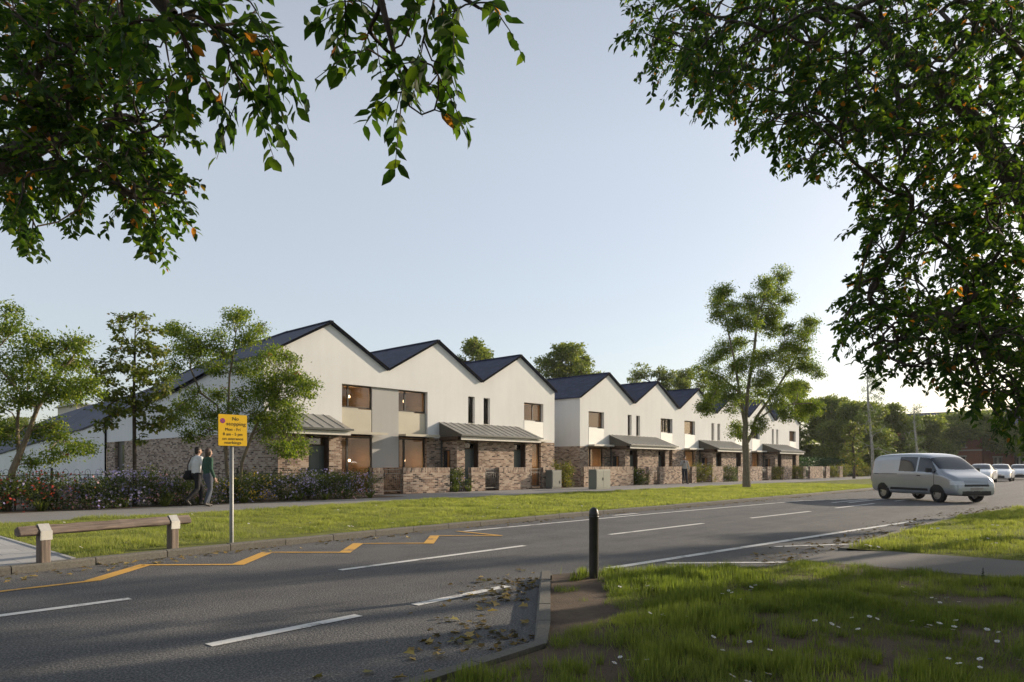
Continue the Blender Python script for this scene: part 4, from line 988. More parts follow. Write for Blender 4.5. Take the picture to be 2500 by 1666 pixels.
def person(label, loc, rz, H, J, mats, female=False, group=None, extra=None):
    """J: joints in metres for a 1.75 m figure facing +x, y to its left"""
    t = thing("person", label, "person", loc, rz, group); s = H / 1.75
    P = {k: Vector(v) * s for k, v in J.items()}
    sw = .165 if female else .19
    head = P['head']; nk = P['neck']
    seg = [(head + Vector((-.008, 0, .022)) * s, .090 * s, head + Vector((.012, 0, -.03)) * s, .078 * s, (1.08, .86, head.x, head.y)), (head + Vector((.035, 0, -.07)) * s, .045 * s, head + Vector((.028, 0, -.085)) * s, .045 * s),
           (head + Vector((.093, 0, -.012)) * s, .012 * s, head + Vector((.108, 0, -.035)) * s, .015 * s), (head + Vector((.080, 0, -.066)) * s, .012 * s, head + Vector((.080, 0, -.073)) * s, .012 * s),
           (head + Vector((0, -.08, -.015)) * s, .018 * s, head + Vector((0, -.08, -.035)) * s, .014 * s), (head + Vector((0, .08, -.015)) * s, .018 * s, head + Vector((0, .08, -.035)) * s, .014 * s),
           (nk + Vector((0, 0, -.04)) * s, .062 * s, head + Vector((-.01, 0, -.07)) * s, .052 * s)]
    ch, pe = P['chest'], P['pelvis']
    tor = [(pe, .125 * s, ch, .135 * s, (.82, 1.25 if not female else 1.12, (pe.x + ch.x) / 2, pe.y)), (ch, .13 * s, nk + Vector((0, 0, -.06)) * s, .085 * s, (.9, 1.3, ch.x, ch.y))]
    arms = []; hands = []; legs = []; feet = []
    for q, sg_ in (('l', 1), ('r', -1)):
        sh = nk + Vector((0, sg_ * sw, -.075)) * s; e, w_ = P['elb_' + q], P['wri_' + q]
        arms += [(nk + Vector((0, sg_ * .05, -.06)) * s, .06 * s, sh, .058 * s), (sh, .056 * s, e, .043 * s), (e, .043 * s, w_, .031 * s)]
        hands += hand(w_, w_ - e, sg_, s)
        hp_ = pe + Vector((0, sg_ * .088, -.03)) * s; k, a = P['knee_' + q], P['ank_' + q]
        legs += [(hp_, .092 * s, k, .060 * s), (k, .058 * s, k.lerp(a, .35), .056 * s), (k.lerp(a, .35), .056 * s, a, .036 * s)]
        f = P['toe_' + q]; feet += [(a + Vector((-.02, 0, -.035)) * s, .036 * s, f, .03 * s, (1, .95, a.x, a.y))]
    fat = lambda L, g: [(x[0], x[1] + g * s, x[2], x[3] + g * s, *x[4:]) for x in L]
    flesh("body", seg + tor + arms + hands + legs + feet, M['skin'], t, .0085, 3)
    flesh("top", fat(tor, .012) + [(x[0], x[1] + .014 * s, Vector(x[0]).lerp(Vector(x[2]), .94 if i % 3 == 2 else 1), x[3] + (.013 if i % 3 != 2 else .011) * s) for i, x in enumerate(arms)], mats[0], t, .011, 4)
    flesh("trousers", fat(legs, .011) + [(pe + Vector((0, 0, -.02)) * s, .135 * s, pe + Vector((0, 0, .06)) * s, .13 * s, (.84, 1.2, pe.x, pe.y))], mats[1], t, .011, 4)
    for q in 'lr':
        a, f = P['ank_' + q], P['toe_' + q]
        flesh("shoe", [(a + Vector((-.03, 0, -.035)) * s, .046 * s, f, .038 * s), (a, .048 * s, a + Vector((0, 0, -.03)) * s, .046 * s)], mats[2], t, .011, 2)
    hs = [(head + Vector((-.022, 0, .048)) * s, .088 * s, head + Vector((-.012, 0, .05)) * s, .085 * s, (1.1, .93, head.x, head.y)), (head + Vector((-.055, 0, -.01)) * s, .062 * s, head + Vector((-.05, 0, -.05)) * s, .052 * s, (1, 1.15, head.x, head.y))]
    if female: hs += [(head + Vector((-.045, 0, 0)) * s, .080 * s, head + Vector((-.045, 0, -.10)) * s, .066 * s, (1, 1.1, head.x, head.y)), (head + Vector((0, .072, .0)) * s, .03 * s, head + Vector((-.01, .07, -.08)) * s, .026 * s), (head + Vector((0, -.072, 0)) * s, .03 * s, head + Vector((-.01, -.07, -.08)) * s, .026 * s)]
    flesh("hair", hs, mats[3], t, .009, 2)
    eb = MB()
    for y in (-.034, .034): eb.lathe([(.001, -.006), (.008, -.003), (.008, .003), (.001, .006)], tuple((head + Vector((.088, y, .004)) * s)), 8)
    eb.build("eyes", M['ink'], t, True)
    if extra: extra(t, P, s)
    return t
walk = dict(head=(.03, 0, 1.64), neck=(.0, 0, 1.49), chest=(0, 0, 1.26), pelvis=(-.01, 0, .96))
J1 = dict(walk, elb_l=(.02, .27, 1.15), wri_l=(.16, .26, .93), elb_r=(-.05, -.255, 1.13), wri_r=(.03, -.30, .88), knee_l=(.13, .085, .53), ank_l=(.03, .08, .10), toe_l=(.16, .085, .035), knee_r=(.02, -.085, .52), ank_r=(-.13, -.08, .12), toe_r=(.0, -.085, .035))
J2 = dict(walk, head=(.06, 0, 1.63), neck=(.03, 0, 1.48), elb_l=(-.06, .27, 1.17), wri_l=(-.02, .27, .93), elb_r=(.08, -.26, 1.16), wri_r=(.24, -.22, .98), knee_l=(.20, .085, .55), ank_l=(.18, .085, .10), toe_l=(.32, .09, .035), knee_r=(-.02, -.085, .50), ank_r=(-.33, -.085, .20), toe_r=(-.24, -.085, .05))
def bag(t, P, s):
    o = flesh("bag", [(Vector((-.20, .22, .86)) * s, .10 * s, Vector((.06, .25, .86)) * s, .10 * s, (1, .55, 0, .24 * s)), (Vector((-.16, .22, .97)) * s, .09 * s, Vector((.02, .24, .97)) * s, .09 * s, (1, .5, 0, .23 * s))], M['black'], t, .014, 3)
    b = MB(); b.tube([Vector(q) * s for q in ((-.14, .24, 1.04), (-.15, .20, 1.25), (-.10, .13, 1.44), (.0, .10, 1.50), (.10, .14, 1.40), (.08, .22, 1.2), (.02, .25, 1.04))], .014 * s, 6); b.build("strap", M['black'], o, True)
person("person seen from behind in green jumper and grey trousers, walking on the pavement", (8.75, 20.0, .072), .12, 1.68, J1, (M['green'], M['slate_grey'], M['shoe'], M['hairbrown']), True, "people on the pavement")
person("dark haired person in white shirt with shoulder bag, striding beside the green jumper", (8.70, 20.66, .072), .10, 1.74, J2, (M['whitetop'], M['black'], M['shoe'], M['hair']), False, "people on the pavement", bag)
J3 = dict(head=(.02, .0, 1.64), neck=(0, 0, 1.49), chest=(0, 0, 1.26), pelvis=(0, 0, .96), elb_l=(-.05, .29, 1.16), wri_l=(.03, .30, .92), elb_r=(.06, -.29, 1.19), wri_r=(.19, -.13, 1.34), knee_l=(.03, .13, .53), ank_l=(.0, .17, .10), toe_l=(.14, .20, .035), knee_r=(.03, -.10, .52), ank_r=(-.02, -.11, .10), toe_r=(.12, -.13, .035))
def phone(t, P, s):
    b = MB(); b.box(.23 * s, .25 * s, -.165 * s, -.095 * s, 1.33 * s, 1.47 * s); b.build("phone", M['blackplastic'], t, True, .006, True)
person("man standing alone in grey jumper and dark trousers, one hand raised to his chest", (41.3, 22.4, .072), R(232), 1.80, J3, (M['greytop'], M['navy'], M['shoe'], M['hair']), False, "people on the pavement", phone)

# ================================================================== RED BRICK BUILDING FAR RIGHT
rb = thing("brick_building", "red brick building with tall windows behind the parked cars", "building", (118, 12, 0))
b = MB(); wins = []
X0, XB = 112.0, 104.0
def far_face(b, x, y0, y1, z1, wn, wlist):
    ys = sorted({y0, y1, *[q for w_ in wn for q in w_[:2]]}); zs = sorted({0, z1, *[q for w_ in wn for q in w_[2:]]})
    for a, c in zip(ys[:-1], ys[1:]):
        for e, g in zip(zs[:-1], zs[1:]):
            if any(w_[0] < (a + c) / 2 < w_[1] and w_[2] < (e + g) / 2 < w_[3] for w_ in wn): continue
            b.face([(x, c, e), (x, a, e), (x, a, g), (x, c, g)])
    for a, c, e, g in wn:
        b.face([(x, a, e), (x + .25, a, e), (x + .25, a, g), (x, a, g)]); b.face([(x, c, e), (x, c, g), (x + .25, c, g), (x + .25, c, e)])
        b.face([(x, a, g), (x + .25, a, g), (x + .25, c, g), (x, c, g)]); b.face([(x, a, e), (x, c, e), (x + .25, c, e), (x + .25, a, e)])
    wlist += [(x, *w_) for w_ in wn]
wn1 = [(y, y + 2.1, z, z + (2.0 if z > 3 else 1.7)) for y in (18, 23.5, 29) for z in (.8, 3.9)]
wn2 = [(y, y + 1.0, z, z + (1.8 if z > 3 else 1.6)) for y in (2.5, 5.6, 8.7, 11.8, 14.2) for z in (.8, 3.9)]
far_face(b, X0, 16.2, 34, 6.8, wn1, wins); far_face(b, X0 + 2.2, -4, 16.2, 6.8, wn2, wins)
b.face([(X0, 16.2, 0), (X0 + 2.2, 16.2, 0), (X0 + 2.2, 16.2, 6.8), (X0, 16.2, 6.8)]); b.face([(X0, 34, 0), (X0, 34, 6.8), (X0 + 12, 34, 6.8), (X0 + 12, 34, 0)])
b.face([(X0 + 2.2, -4, 0), (X0 + 14, -4, 0), (X0 + 14, -4, 6.8), (X0 + 2.2, -4, 6.8)])
b.build("wall", M['redbrick'], rb)
b = MB(); b.box(X0 - .12, X0 - .003, 16.1, 34.1, 3.3, 3.5); b.box(X0 + 2.08, X0 + 2.197, -4, 16.0, 3.3, 3.5); b.build("string_course", M['stone'], rb)
b = MB(); b.prism([(X0 - .5, 6.8), (X0 + 15, 6.8), (X0 + 9, 9.2), (X0 + 6, 9.2)], 1, -4.5, 34.5); b.build("roof", M['slate'], rb)
for x, a, c, e, g in wins:
    f = MB(); m = (a + c) / 2
    for q in ((a, a + .12), (c - .12, c), (m - .10, m + .10)): f.box(x + .16, x + .22, q[0], q[1], e, g)
    f.box(x - .06, x - .003, a - .15, c + .15, e - .2, e - .003); f.box(x - .03, x - .003, a - .1, c + .1, g + .003, g + .2)
    fr = f.build("window", M['stone'], rb); f = MB(); f.face([(x + .21, c, e), (x + .21, a, e), (x + .21, a, g), (x + .21, c, g)]); f.build("pane", M['darkpane'], fr)

# ================================================================== TREES
def in_poly(px, py, poly):
    c = np.zeros(len(px), bool); n = len(poly); j = n - 1
    for i in range(n):
        xi, yi = poly[i]; xj, yj = poly[j]
        t = ((yi > py) != (yj > py)) & (px < (xj - xi) * (py - yi) / (yj - yi + 1e-12) + xi); c ^= t; j = i
    return c
def Wv(px, py, d):
    r = (px - 1250) / 1681 * d; return np.stack([CT * d + ST * r, ST * d - CT * r, EYE - (py - 1138) / 1681 * d], 1)
def twig_leaves(T, D, nleaf, twig, size, droop=.5, spread=.9, stems=None):
    """leaves set alternately along a short twig at every tip; returns pos, dir, up, size"""
    pos, dr, up, sz = [], [], [], []
    for p, d in zip(T, D):
        d = d + np.array([0, 0, -.35]) + rng.normal(size=3) * .25; d /= np.linalg.norm(d)
        L = twig * rng.uniform(.6, 1.3); s = np.cross(d, [0, 0, 1.]); s = s / (np.linalg.norm(s) + 1e-6); u = np.cross(s, d)
        n = max(3, int(nleaf * rng.uniform(.7, 1.3))); t = (np.arange(n) + rng.uniform(0, .6, n)) / n
        side = np.where(np.arange(n) % 2 == 0, 1., -1.)
        pp = p + d * (t * L)[:, None] + np.array([0, 0, -1.]) * (t ** 2 * L * .3)[:, None]
        if stems is not None and nleaf > 0: stems.append((p, p + d * L * .5 + np.array([0, 0, -.075 * L]), p + d * L + np.array([0, 0, -.3 * L])))
        dd = d * .55 + s * (side * spread)[:, None] + u * rng.normal(size=(n, 1)) * .3 + np.array([0, 0, -droop]) + rng.normal(size=(n, 3)) * .22
        pos.append(pp + rng.normal(size=(n, 3)) * twig * .06); dr.append(dd); up.append(np.tile(u, (n, 1)) + rng.normal(size=(n, 3)) * .5); sz.append(size * rng.uniform(.65, 1.25, n))
    return np.concatenate(pos), np.concatenate(dr), np.concatenate(up), np.concatenate(sz)
def near_tree(label, roots, groups, R0, rmin=.003, bark='bark', power=.62, seed=5):
    """a broad-leaved tree: groups = [(attractors, leaves per twig, twig length, leaf size)]"""
    global rng; rng = np.random.default_rng(seed)
    base = roots[0][0]; t = thing("tree", label, "tree", tuple(base))
    att = np.concatenate([g[0] for g in groups])
    N, par, ch, tips, ax = skeleton(roots, att, .22, .10, .18)
    o = 0; res = []; st = []
    for A_, nl, tw, sz in groups:
        k = tips[o:o + len(A_)]; o += len(A_); res.append(twig_leaves(N[k], ax[k], nl, tw, sz, stems=st))
    wood("trunk", N, par, ch, R0, rmin, M[bark], t, 8, power, 1.3, st)
    P, D, U, S = [np.concatenate(q) for q in zip(*res)]
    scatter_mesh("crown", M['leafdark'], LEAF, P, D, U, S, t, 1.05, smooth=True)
    return t
def fill(poly, n, d0, d1, box):
    out = []
    while sum(map(len, out)) < n:
        px = rng.uniform(box[0], box[2], 4 * n); py = rng.uniform(box[1], box[3], 4 * n); k = in_poly(px, py, poly)
        d = rng.uniform(d0, d1, k.sum()); out.append(Wv(px[k], py[k], d))
    return np.concatenate(out)[:n]
k_ = 2500 / 2353
RP = [(a * k_, b_ * k_) for a, b_ in [(1450, -10), (1462, 60), (1490, 120), (1550, 150), (1565, 200), (1640, 225), (1700, 240), (1720, 300), (1800, 335), (1835, 390), (1900, 360), (1965, 390), (2000, 500), (1990, 560), (1965, 630), (1935, 700), (1935, 750), (1985, 765), (1980, 820), (2030, 845), (2110, 840), (2170, 860), (2195, 895), (2260, 915), (2320, 960), (2370, 985), (2370, -10)]]
def W3(px, py, d): return W(px, py, d)
tb = W(2720, 1138, 10.2); trunk_xy = tb[:2]
def at(px, py, d): return W(px, py, d)
ellipse = [(2500 + 10 + 0, -10), (1600, -10), (1700, -330), (2100, -520), (2600, -560), (3000, -300), (3150, 200), (3050, 700), (2800, 960), (2510, 1030)]
RQ = [(2400, 960), (2520, 960), (2520, 1055), (2450, 1045), (2420, 1010)]
RPU = [q for q in RP if q[1] < 770] ; RPU = RPU[:-1] + [(2520, 790), (2520, -10)]
RPL = [(2052, 770)] + [q for q in RP if q[1] > 770 and q[0] < 2500] + [(2518, 1046), (2518, 770)]
low = np.concatenate([fill(RQ, 12, 6.2, 8, (2380, 950, 2520, 1060)), fill(RPL, 175, 6.0, 8.2, (1990, 770, 2520, 1060))])
rtA = np.concatenate([fill(RPU, 1180, 7.2, 12.6, (1450, -10, 2520, 800)), fill(ellipse, 190, 7.2, 13, (1500, -600, 3200, 1100))])
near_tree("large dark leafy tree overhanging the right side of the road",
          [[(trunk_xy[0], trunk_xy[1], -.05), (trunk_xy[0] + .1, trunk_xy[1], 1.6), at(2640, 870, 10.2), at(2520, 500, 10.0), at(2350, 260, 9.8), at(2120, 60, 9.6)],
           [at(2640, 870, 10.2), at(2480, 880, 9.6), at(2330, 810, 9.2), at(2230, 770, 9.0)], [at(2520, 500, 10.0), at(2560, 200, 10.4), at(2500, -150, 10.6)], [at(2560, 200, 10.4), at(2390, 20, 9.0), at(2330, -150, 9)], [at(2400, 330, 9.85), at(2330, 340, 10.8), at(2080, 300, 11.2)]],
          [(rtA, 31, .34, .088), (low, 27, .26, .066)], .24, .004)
LF = [(a * .408, b_ * .408 * .94) for a, b_ in [(-20, -20), (900, -20), (860, 200), (900, 480), (1000, 610), (1060, 700), (1110, 780), (1080, 850), (980, 920), (960, 1040), (1110, 1160), (1080, 1270), (1000, 1400), (980, 1500), (900, 1480), (800, 1400), (720, 1230), (620, 1120), (490, 1080), (500, 1250), (490, 1340), (380, 1320), (300, 1420), (150, 1480), (60, 1350), (-20, 1330)]]
lout = [(-20, -20), (-20, 560), (-300, 640), (-700, 560), (-900, 200), (-700, -250), (-200, -380), (350, -250), (380, -20)]
lb = W(-520, 1138, 7.6)
near_tree("leafy tree at the left edge, its dark branches reaching in over the rail",
          [[(lb[0], lb[1], 0), (lb[0] + .05, lb[1], 1.6), at(-470, 640, 7.6), at(-430, 200, 7.6), at(-300, -200, 7.6)], [at(-470, 640, 7.6), at(-200, 440, 7.2), at(0, 400, 7.0), at(110, 340, 6.9), at(132, 280, 6.9), at(100, 220, 6.9)], [at(20, 402, 7.0), at(150, 405, 6.9), at(240, 430, 6.8), at(330, 480, 6.6)], [at(110, 350, 6.9), at(230, 325, 6.7), at(330, 295, 6.5)]],
          [(fill(LF, 470, 6.0, 8.2, (-20, -20, 520, 640)), 22, .30, .092), (fill(lout, 170, 6, 9, (-900, -400, 400, 640)), 18, .32, .1)], .17, .0035)
# tree beside the camera whose boughs hang into the top of the view
NP = [(a * .408, b_ * .408) for a, b_ in [(500, -30), (1500, -30), (1600, 190), (1700, 270), (1740, 400), (1640, 450), (1650, 600), (1560, 700), (1600, 760), (1480, 600), (1390, 640), (1280, 600), (1200, 470), (1080, 540), (960, 520), (880, 400), (700, 240), (600, 110)]]
SP = [(700 + a * .2743, b_ * .2743) for a, b_ in [(520, -30), (1820, -30), (1900, 60), (1830, 180), (1640, 190), (1520, 300), (1530, 520), (1520, 640), (1400, 780), (1330, 960), (1240, 1150), (1180, 1300), (1100, 1230), (1050, 1080), (920, 1000), (930, 800), (830, 600), (700, 560), (600, 430), (480, 250), (440, 120)]]
OV = [(100, -120), (1100, -120), (1000, -600), (700, -900), (200, -700), (-200, -300)]
tx = np.array([-1.9, .9])
near_tree("overhanging tree whose large nearby leaves dangle into the top of the view",
          [[(tx[0], tx[1], 0), (tx[0], tx[1], 2.6), (-1.2, 1.3, 4.4), (-.4, 1.9, 6.0), (.4, 2.6, 7.2)], [(-1.2, 1.3, 4.4), (.2, 2.0, 4.5), at(260, -160, 3.3), at(420, 40, 3.4)], [(-.4, 1.9, 5.4), (.9, 2.1, 4.9), at(900, -120, 3.0), at(960, 120, 3.0), at(1000, 260, 3.0)], [at(900, -120, 3.0), at(1050, -60, 3.1), at(1170, 20, 3.1)]],
          [(fill(NP, 50, 3.1, 4.1, (180, -20, 740, 330)), 13, .24, .088), (fill(SP, 34, 2.85, 3.4, (800, -20, 1250, 420)), 12, .2, .085), (fill(OV, 90, 2.8, 5, (-200, -900, 1700, -20)), 14, .28, .1)], .11, .0022, power=.85)

def clump_tree(name, label, cat, base, trunks, clumps, per, leaf, size, mat, bark, R0, flat=.75, berry=0, tmpl=LEAF4, att_per=5, rmin=.006, group=None, width=1.0, droop=.15, power=.66, sprigs=.0):
    """garden or verge tree: clumps = [(centre, radius)] of foliage carried on branches grown from the trunks"""
    t = thing(name, label, cat, tuple(base), 0, group)
    att = []
    for c, r in clumps:
        q = randunit(att_per) * (rng.random((att_per, 1)) ** .33) * r * .75; q[:, 2] *= flat; att.append(np.asarray(c) + q)
    att = np.concatenate(att)
    N, par, ch, tips, ax = skeleton(trunks, att, .3, .07, .3)
    wood("trunk", N, par, ch, R0, rmin, M[bark], t, 8, power, 1.35)
    P = []; Dd = []
    for c, r in clumps:
        n = int(per * r * r); sub = max(4, int(n / 18)); cc = randunit(sub) * (rng.random((sub, 1)) ** .4) * r; cc[:, 2] *= flat
        k = rng.integers(0, sub, n); off = rng.normal(size=(n, 3)) * np.array([.16, .16, .07]) * (r / .6) ** .5
        P.append(np.asarray(c) + cc[k] + off); Dd.append(unit(cc[k] + off) * .8 + rng.normal(size=(n, 3)) * .7 + np.array([0, 0, -droop]))
    if sprigs:                           # leaves along the outer branches, between the clumps
        L = np.array([k for c_ in ch[len(trunks):] for k in c_[len(c_) // 3:]]); k = rng.choice(L, int(sprigs * sum(map(len, P))))
        P.append(N[k] + rng.normal(size=(len(k), 3)) * np.array([.16, .16, .12])); Dd.append(ax[k] * .5 + rng.normal(size=(len(k), 3)) * .8 + np.array([0, 0, -droop]))
    P = np.concatenate(P); Dd = np.concatenate(Dd)
    scatter_mesh("crown", M[mat], tmpl, P, Dd, np.array([0, 0, 1.]) + rng.normal(size=P.shape) * .45, size * rng.uniform(.6, 1.3, len(P)), t, width)
    if berry:
        for i in rng.choice(len(clumps), berry, replace=False):
            c, r = clumps[i]; o = np.asarray(c) + randunit(1)[0] * r * .8; bp = o + rng.normal(size=(16, 3)) * np.array([.06, .06, .03])
            scatter_mesh("berry_cluster", M['berry'], PETAL, bp, randunit(len(bp)), randunit(len(bp)), .028, t)
    return t
def cl(lst, d, sx, sy, sc, dep=.8, rs=1.0):
    """clumps noted on a zoom of the photograph (origin, scale) put into the crown at its real distance, spread in depth"""
    out = []
    for a, b_, r in lst:
        rr = r * sc * d / 1681 * rs; out.append((W(sx + a * sc, sy + b_ * sc, d + rng.uniform(-dep, dep)), rr))
    return out
# rowan on the verge (right)
dR = 36.5; bR = W(1823, 1191, dR)
def thicken(c, n, k=.8, q=.75):        # smaller clumps round each clump, so that the outline breaks up
    return c + [(p + randunit(1)[0] * r * k * rng.uniform(.6, 1.2), r * q * rng.uniform(.6, 1.0)) for p, r in c for _ in range(n)]
cR = cl([(290, 240, 70), (250, 300, 45), (330, 330, 60), (250, 390, 45), (340, 400, 70), (460, 290, 60), (560, 190, 60), (660, 125, 60), (600, 250, 70), (590, 340, 90), (700, 280, 45), (440, 410, 80), (520, 420, 80), (300, 590, 75), (220, 680, 75), (150, 755, 50), (280, 790, 85), (200, 955, 55), (330, 900, 80), (450, 690, 90), (410, 560, 50), (600, 480, 60), (690, 480, 40), (740, 560, 80), (800, 470, 50), (860, 430, 50), (680, 650, 90), (790, 640, 70), (820, 700, 60), (880, 740, 40), (560, 790, 85), (470, 870, 95), (620, 910, 80), (770, 960, 90), (870, 960, 60), (700, 1010, 55), (380, 1110, 55), (520, 1070, 55), (740, 840, 50), (380, 740, 70), (560, 640, 70), (250, 860, 70), (160, 960, 30)], dR, 1650, 620, .389, 1.5, .98)
clump_tree("rowan_tree", "tall open verge tree with red berries standing alone on the grass by the far terrace", "tree", (bR[0], bR[1], .05),
           [[(bR[0], bR[1], -.05), W(1822, 1120, dR), W(1819, 1070, dR), W(1825, 960, dR), W(1842, 850, dR), W(1850, 770, dR + .2), W(1872, 720, dR + .3), W(1895, 670, dR + .4)], [W(1822, 1085, dR), W(1836, 1060, dR), W(1846, 1020, dR + .4), W(1890, 960, dR + .6), W(1940, 880, dR + .8), W(1985, 800, dR + .8)],
            [W(1819, 1040, dR), W(1806, 960, dR - .3), W(1795, 890, dR - .4), W(1778, 810, dR - .5), W(1766, 740, dR - .5), W(1758, 705, dR - .5)], [W(1842, 1030, dR), W(1900, 990, dR - .5), W(1970, 985, dR - .8)], [W(1806, 960, dR - .3), W(1760, 920, dR + .4), W(1712, 900, dR + .6)]],
           thicken(cR, 2), 2500, None, .10, 'leafrowan', 'barklight', .185, .95, 9, rmin=.010, droop=.3, sprigs=.4, att_per=4)
# two multi-stemmed rowans over the flower bed (left)
b1 = np.array([4.35, 22.1]); d1 = CT * b1[0] + ST * b1[1]
c1 = cl([(60, 165, 65), (100, 230, 50), (30, 290, 50), (200, 320, 65), (225, 400, 60), (130, 430, 70), (420, 350, 55), (350, 410, 65), (480, 390, 55), (520, 350, 35), (440, 490, 75), (530, 500, 50), (60, 590, 80), (180, 560, 85), (300, 560, 95), (420, 630, 85), (520, 640, 75), (565, 600, 45), (100, 700, 75), (220, 700, 80), (360, 690, 70), (460, 700, 55), (40, 900, 65), (20, 960, 50), (250, 930, 75), (340, 900, 60), (420, 1000, 65), (510, 1030, 55), (330, 1080, 55), (200, 1110, 50), (570, 1035, 40), (-60, 300, 90), (-120, 480, 110), (-80, 700, 110), (-150, 850, 90)], d1, 0, 700, .3827, .9, 1.2)
clump_tree("rowan_tree", "spreading berry tree at the far left, leaning out of the flower bed", "tree", (b1[0], b1[1], .05),
           [[(b1[0], b1[1], 0), W(30, 1150, d1), W(60, 1080, d1), W(90, 1000, d1), W(130, 930, d1), W(180, 870, d1)], [W(45, 1110, d1), W(42, 1030, d1 + .2), W(50, 960, d1 + .2), W(0, 900, d1)], [W(90, 1000, d1), W(66, 960, d1 - .2), W(70, 900, d1)]], thicken(c1, 1), 3100, None, .085, 'leafrowan', 'barklight', .085, .7, 14, group="berry trees in the flower bed", droop=.3, sprigs=.3, att_per=6)
b2 = np.array([10.55, 22.0]); d2 = CT * b2[0] + ST * b2[1]
c2 = cl([(1110, 270, 55), (1170, 310, 65), (1230, 340, 60), (1140, 400, 55), (1220, 430, 65), (1330, 360, 60), (1390, 310, 50), (1510, 180, 55), (1480, 240, 50), (1560, 190, 35), (1620, 300, 65), (1660, 280, 40), (1560, 350, 65), (1420, 420, 55), (1300, 470, 75), (1400, 530, 60), (1120, 500, 55), (1080, 560, 45), (1230, 700, 55), (1180, 760, 75), (1290, 780, 65), (1130, 860, 65), (1400, 690, 65), (1380, 850, 55), (1560, 520, 85), (1680, 480, 75), (1760, 420, 70), (1660, 600, 85), (1780, 560, 85), (1560, 680, 65), (1700, 720, 85), (1800, 690, 80), (1240, 950, 55), (1320, 900, 60), (1700, 930, 75), (1800, 890, 80), (1760, 1010, 55), (1880, 600, 75), (1850, 780, 80), (1900, 640, 70), (1900, 1010, 70), (1830, 1060, 50), (1960, 620, 40), (1960, 680, 35), (1620, 820, 50), (1740, 830, 60), (1500, 780, 40), (1870, 480, 55)], d2, 0, 700, .3827, .9, 1.16)
clump_tree("rowan_tree", "wide multi-stemmed berry tree behind the yellow sign, in front of the nearest house", "tree", (b2[0], b2[1], .05),
           [[(b2[0] - .1, b2[1], 0), W(555, 1160, d2), W(545, 1060, d2), W(530, 990, d2), W(490, 960, d2), W(465, 900, d2)], [(b2[0] + .12, b2[1], 0), W(590, 1130, d2), W(616, 1060, d2), W(640, 1010, d2), W(680, 960, d2), W(700, 900, d2)], [W(552, 1130, d2), W(556, 1020, d2 + .3), W(560, 920, d2 + .3), W(572, 850, d2 + .2)], [W(616, 1060, d2), W(670, 1030, d2 - .3), W(730, 1000, d2 - .3)]], thicken(c2, 1), 3100, None, .085, 'leafrowan', 'barklight', .085, .7, 16, group="berry trees in the flower bed", droop=.3, sprigs=.3, att_per=6)
b3 = np.array([7.45, 21.95]); d3 = CT * b3[0] + ST * b3[1]
c3 = cl([(870, 200, 32), (760, 190, 28), (740, 250, 34), (820, 215, 34), (920, 190, 24), (990, 280, 32), (900, 290, 42), (800, 320, 52), (860, 380, 52), (740, 430, 42), (940, 380, 42), (780, 480, 52), (1030, 400, 34), (980, 440, 52), (680, 500, 40), (600, 480, 36), (640, 560, 46), (860, 540, 52), (900, 600, 60), (1000, 540, 52), (700, 660, 52), (660, 740, 52), (800, 680, 60), (950, 680, 60), (1040, 650, 52), (760, 780, 60), (880, 780, 60), (1000, 780, 52), (1050, 840, 46), (680, 860, 46), (640, 900, 30), (900, 880, 36), (980, 890, 36), (900, 970, 26), (1030, 880, 30)], d3, 0, 700, .3827, .5, 1.15)
clump_tree("sapling", "slim upright sapling with pale leaves between the two berry trees", "tree", (b3[0], b3[1], .05), [[(b3[0], b3[1], 0), W(328, 1100, d3), W(327, 950, d3), W(330, 800, d3), W(332, 765, d3)]], thicken(c3, 1, .9), 1500, None, .115, 'leafplane', 'bark', .055, 1.0, tmpl=LOBED, att_per=3, rmin=.005, width=.95, droop=.4)
# two thin birches and a pale sapling on the verge at the right
def birch(label, px, py, ptop, d, n):
    p = W(px, py, d); lst = []
    H = (py - ptop) / 1681 * d
    for i in range(n):
        h = rng.uniform(.25, 1.0); r = (1.1 - h) * .22 * H * rng.uniform(.3, 1.0); a = rng.uniform(0, 6.28)
        lst.append((np.array([p[0] + r * math.cos(a), p[1] + r * math.sin(a), H * h]), .55))
    return clump_tree("birch_tree", label, "tree", (p[0], p[1], .05), [[(p[0], p[1], -.05), (p[0] - .15, p[1], H * .3), (p[0] - .5, p[1] + .2, H * .7), (p[0] - .8, p[1] + .2, H)]], lst, 420, None, .10, 'leafbirch', 'barkbirch', .115, .9, att_per=2, rmin=.006, group="thin birches by the far hedge", power=.6)
birch("thin pale birch with sparse leaves standing left of the van", 2131, 1173, 905, 55, 34)
birch("second thin birch rising behind the van roof", 2241, 1165, 985, 72, 30)
# ---- trees behind
def back_tree(label, px, pytop, d, wpx, pybot=None, seed=0, n=20, size=.30, per=90, mat='leaffar', name="background_tree", dens=1.0):
    g = W(px, 1138, d); H = EYE + (1138 - pytop) / 1681 * d; wd = wpx / 1681 * d / 2
    zb = .18 * H if pybot is None else EYE + (1138 - pybot) / 1681 * d
    lst = []
    for i in range(n):
        h = rng.random(); z = zb + (H - zb) * h; prof = math.sin(math.pi * min(1, .18 + .80 * h)) ** .6; a = rng.uniform(0, 6.28); q = math.sqrt(rng.random()) * wd * prof
        r = wd * rng.uniform(.26, .42); z = min(z, H - r * .7)
        lst.append((np.array([g[0] + q * math.cos(a), g[1] + q * math.sin(a), z]), r))
    return clump_tree(name, label, "tree", (g[0], g[1], 0), [[(g[0], g[1], -.1), (g[0] + .1, g[1], zb + .5), (g[0], g[1] + .1, H * .6), (g[0] + .2, g[1], H * .8)]], lst, per * 5.5 * dens, None, size, mat, 'bark', .014 * H + .04, .8, att_per=4, rmin=.02, group="trees behind the houses", droop=.2)
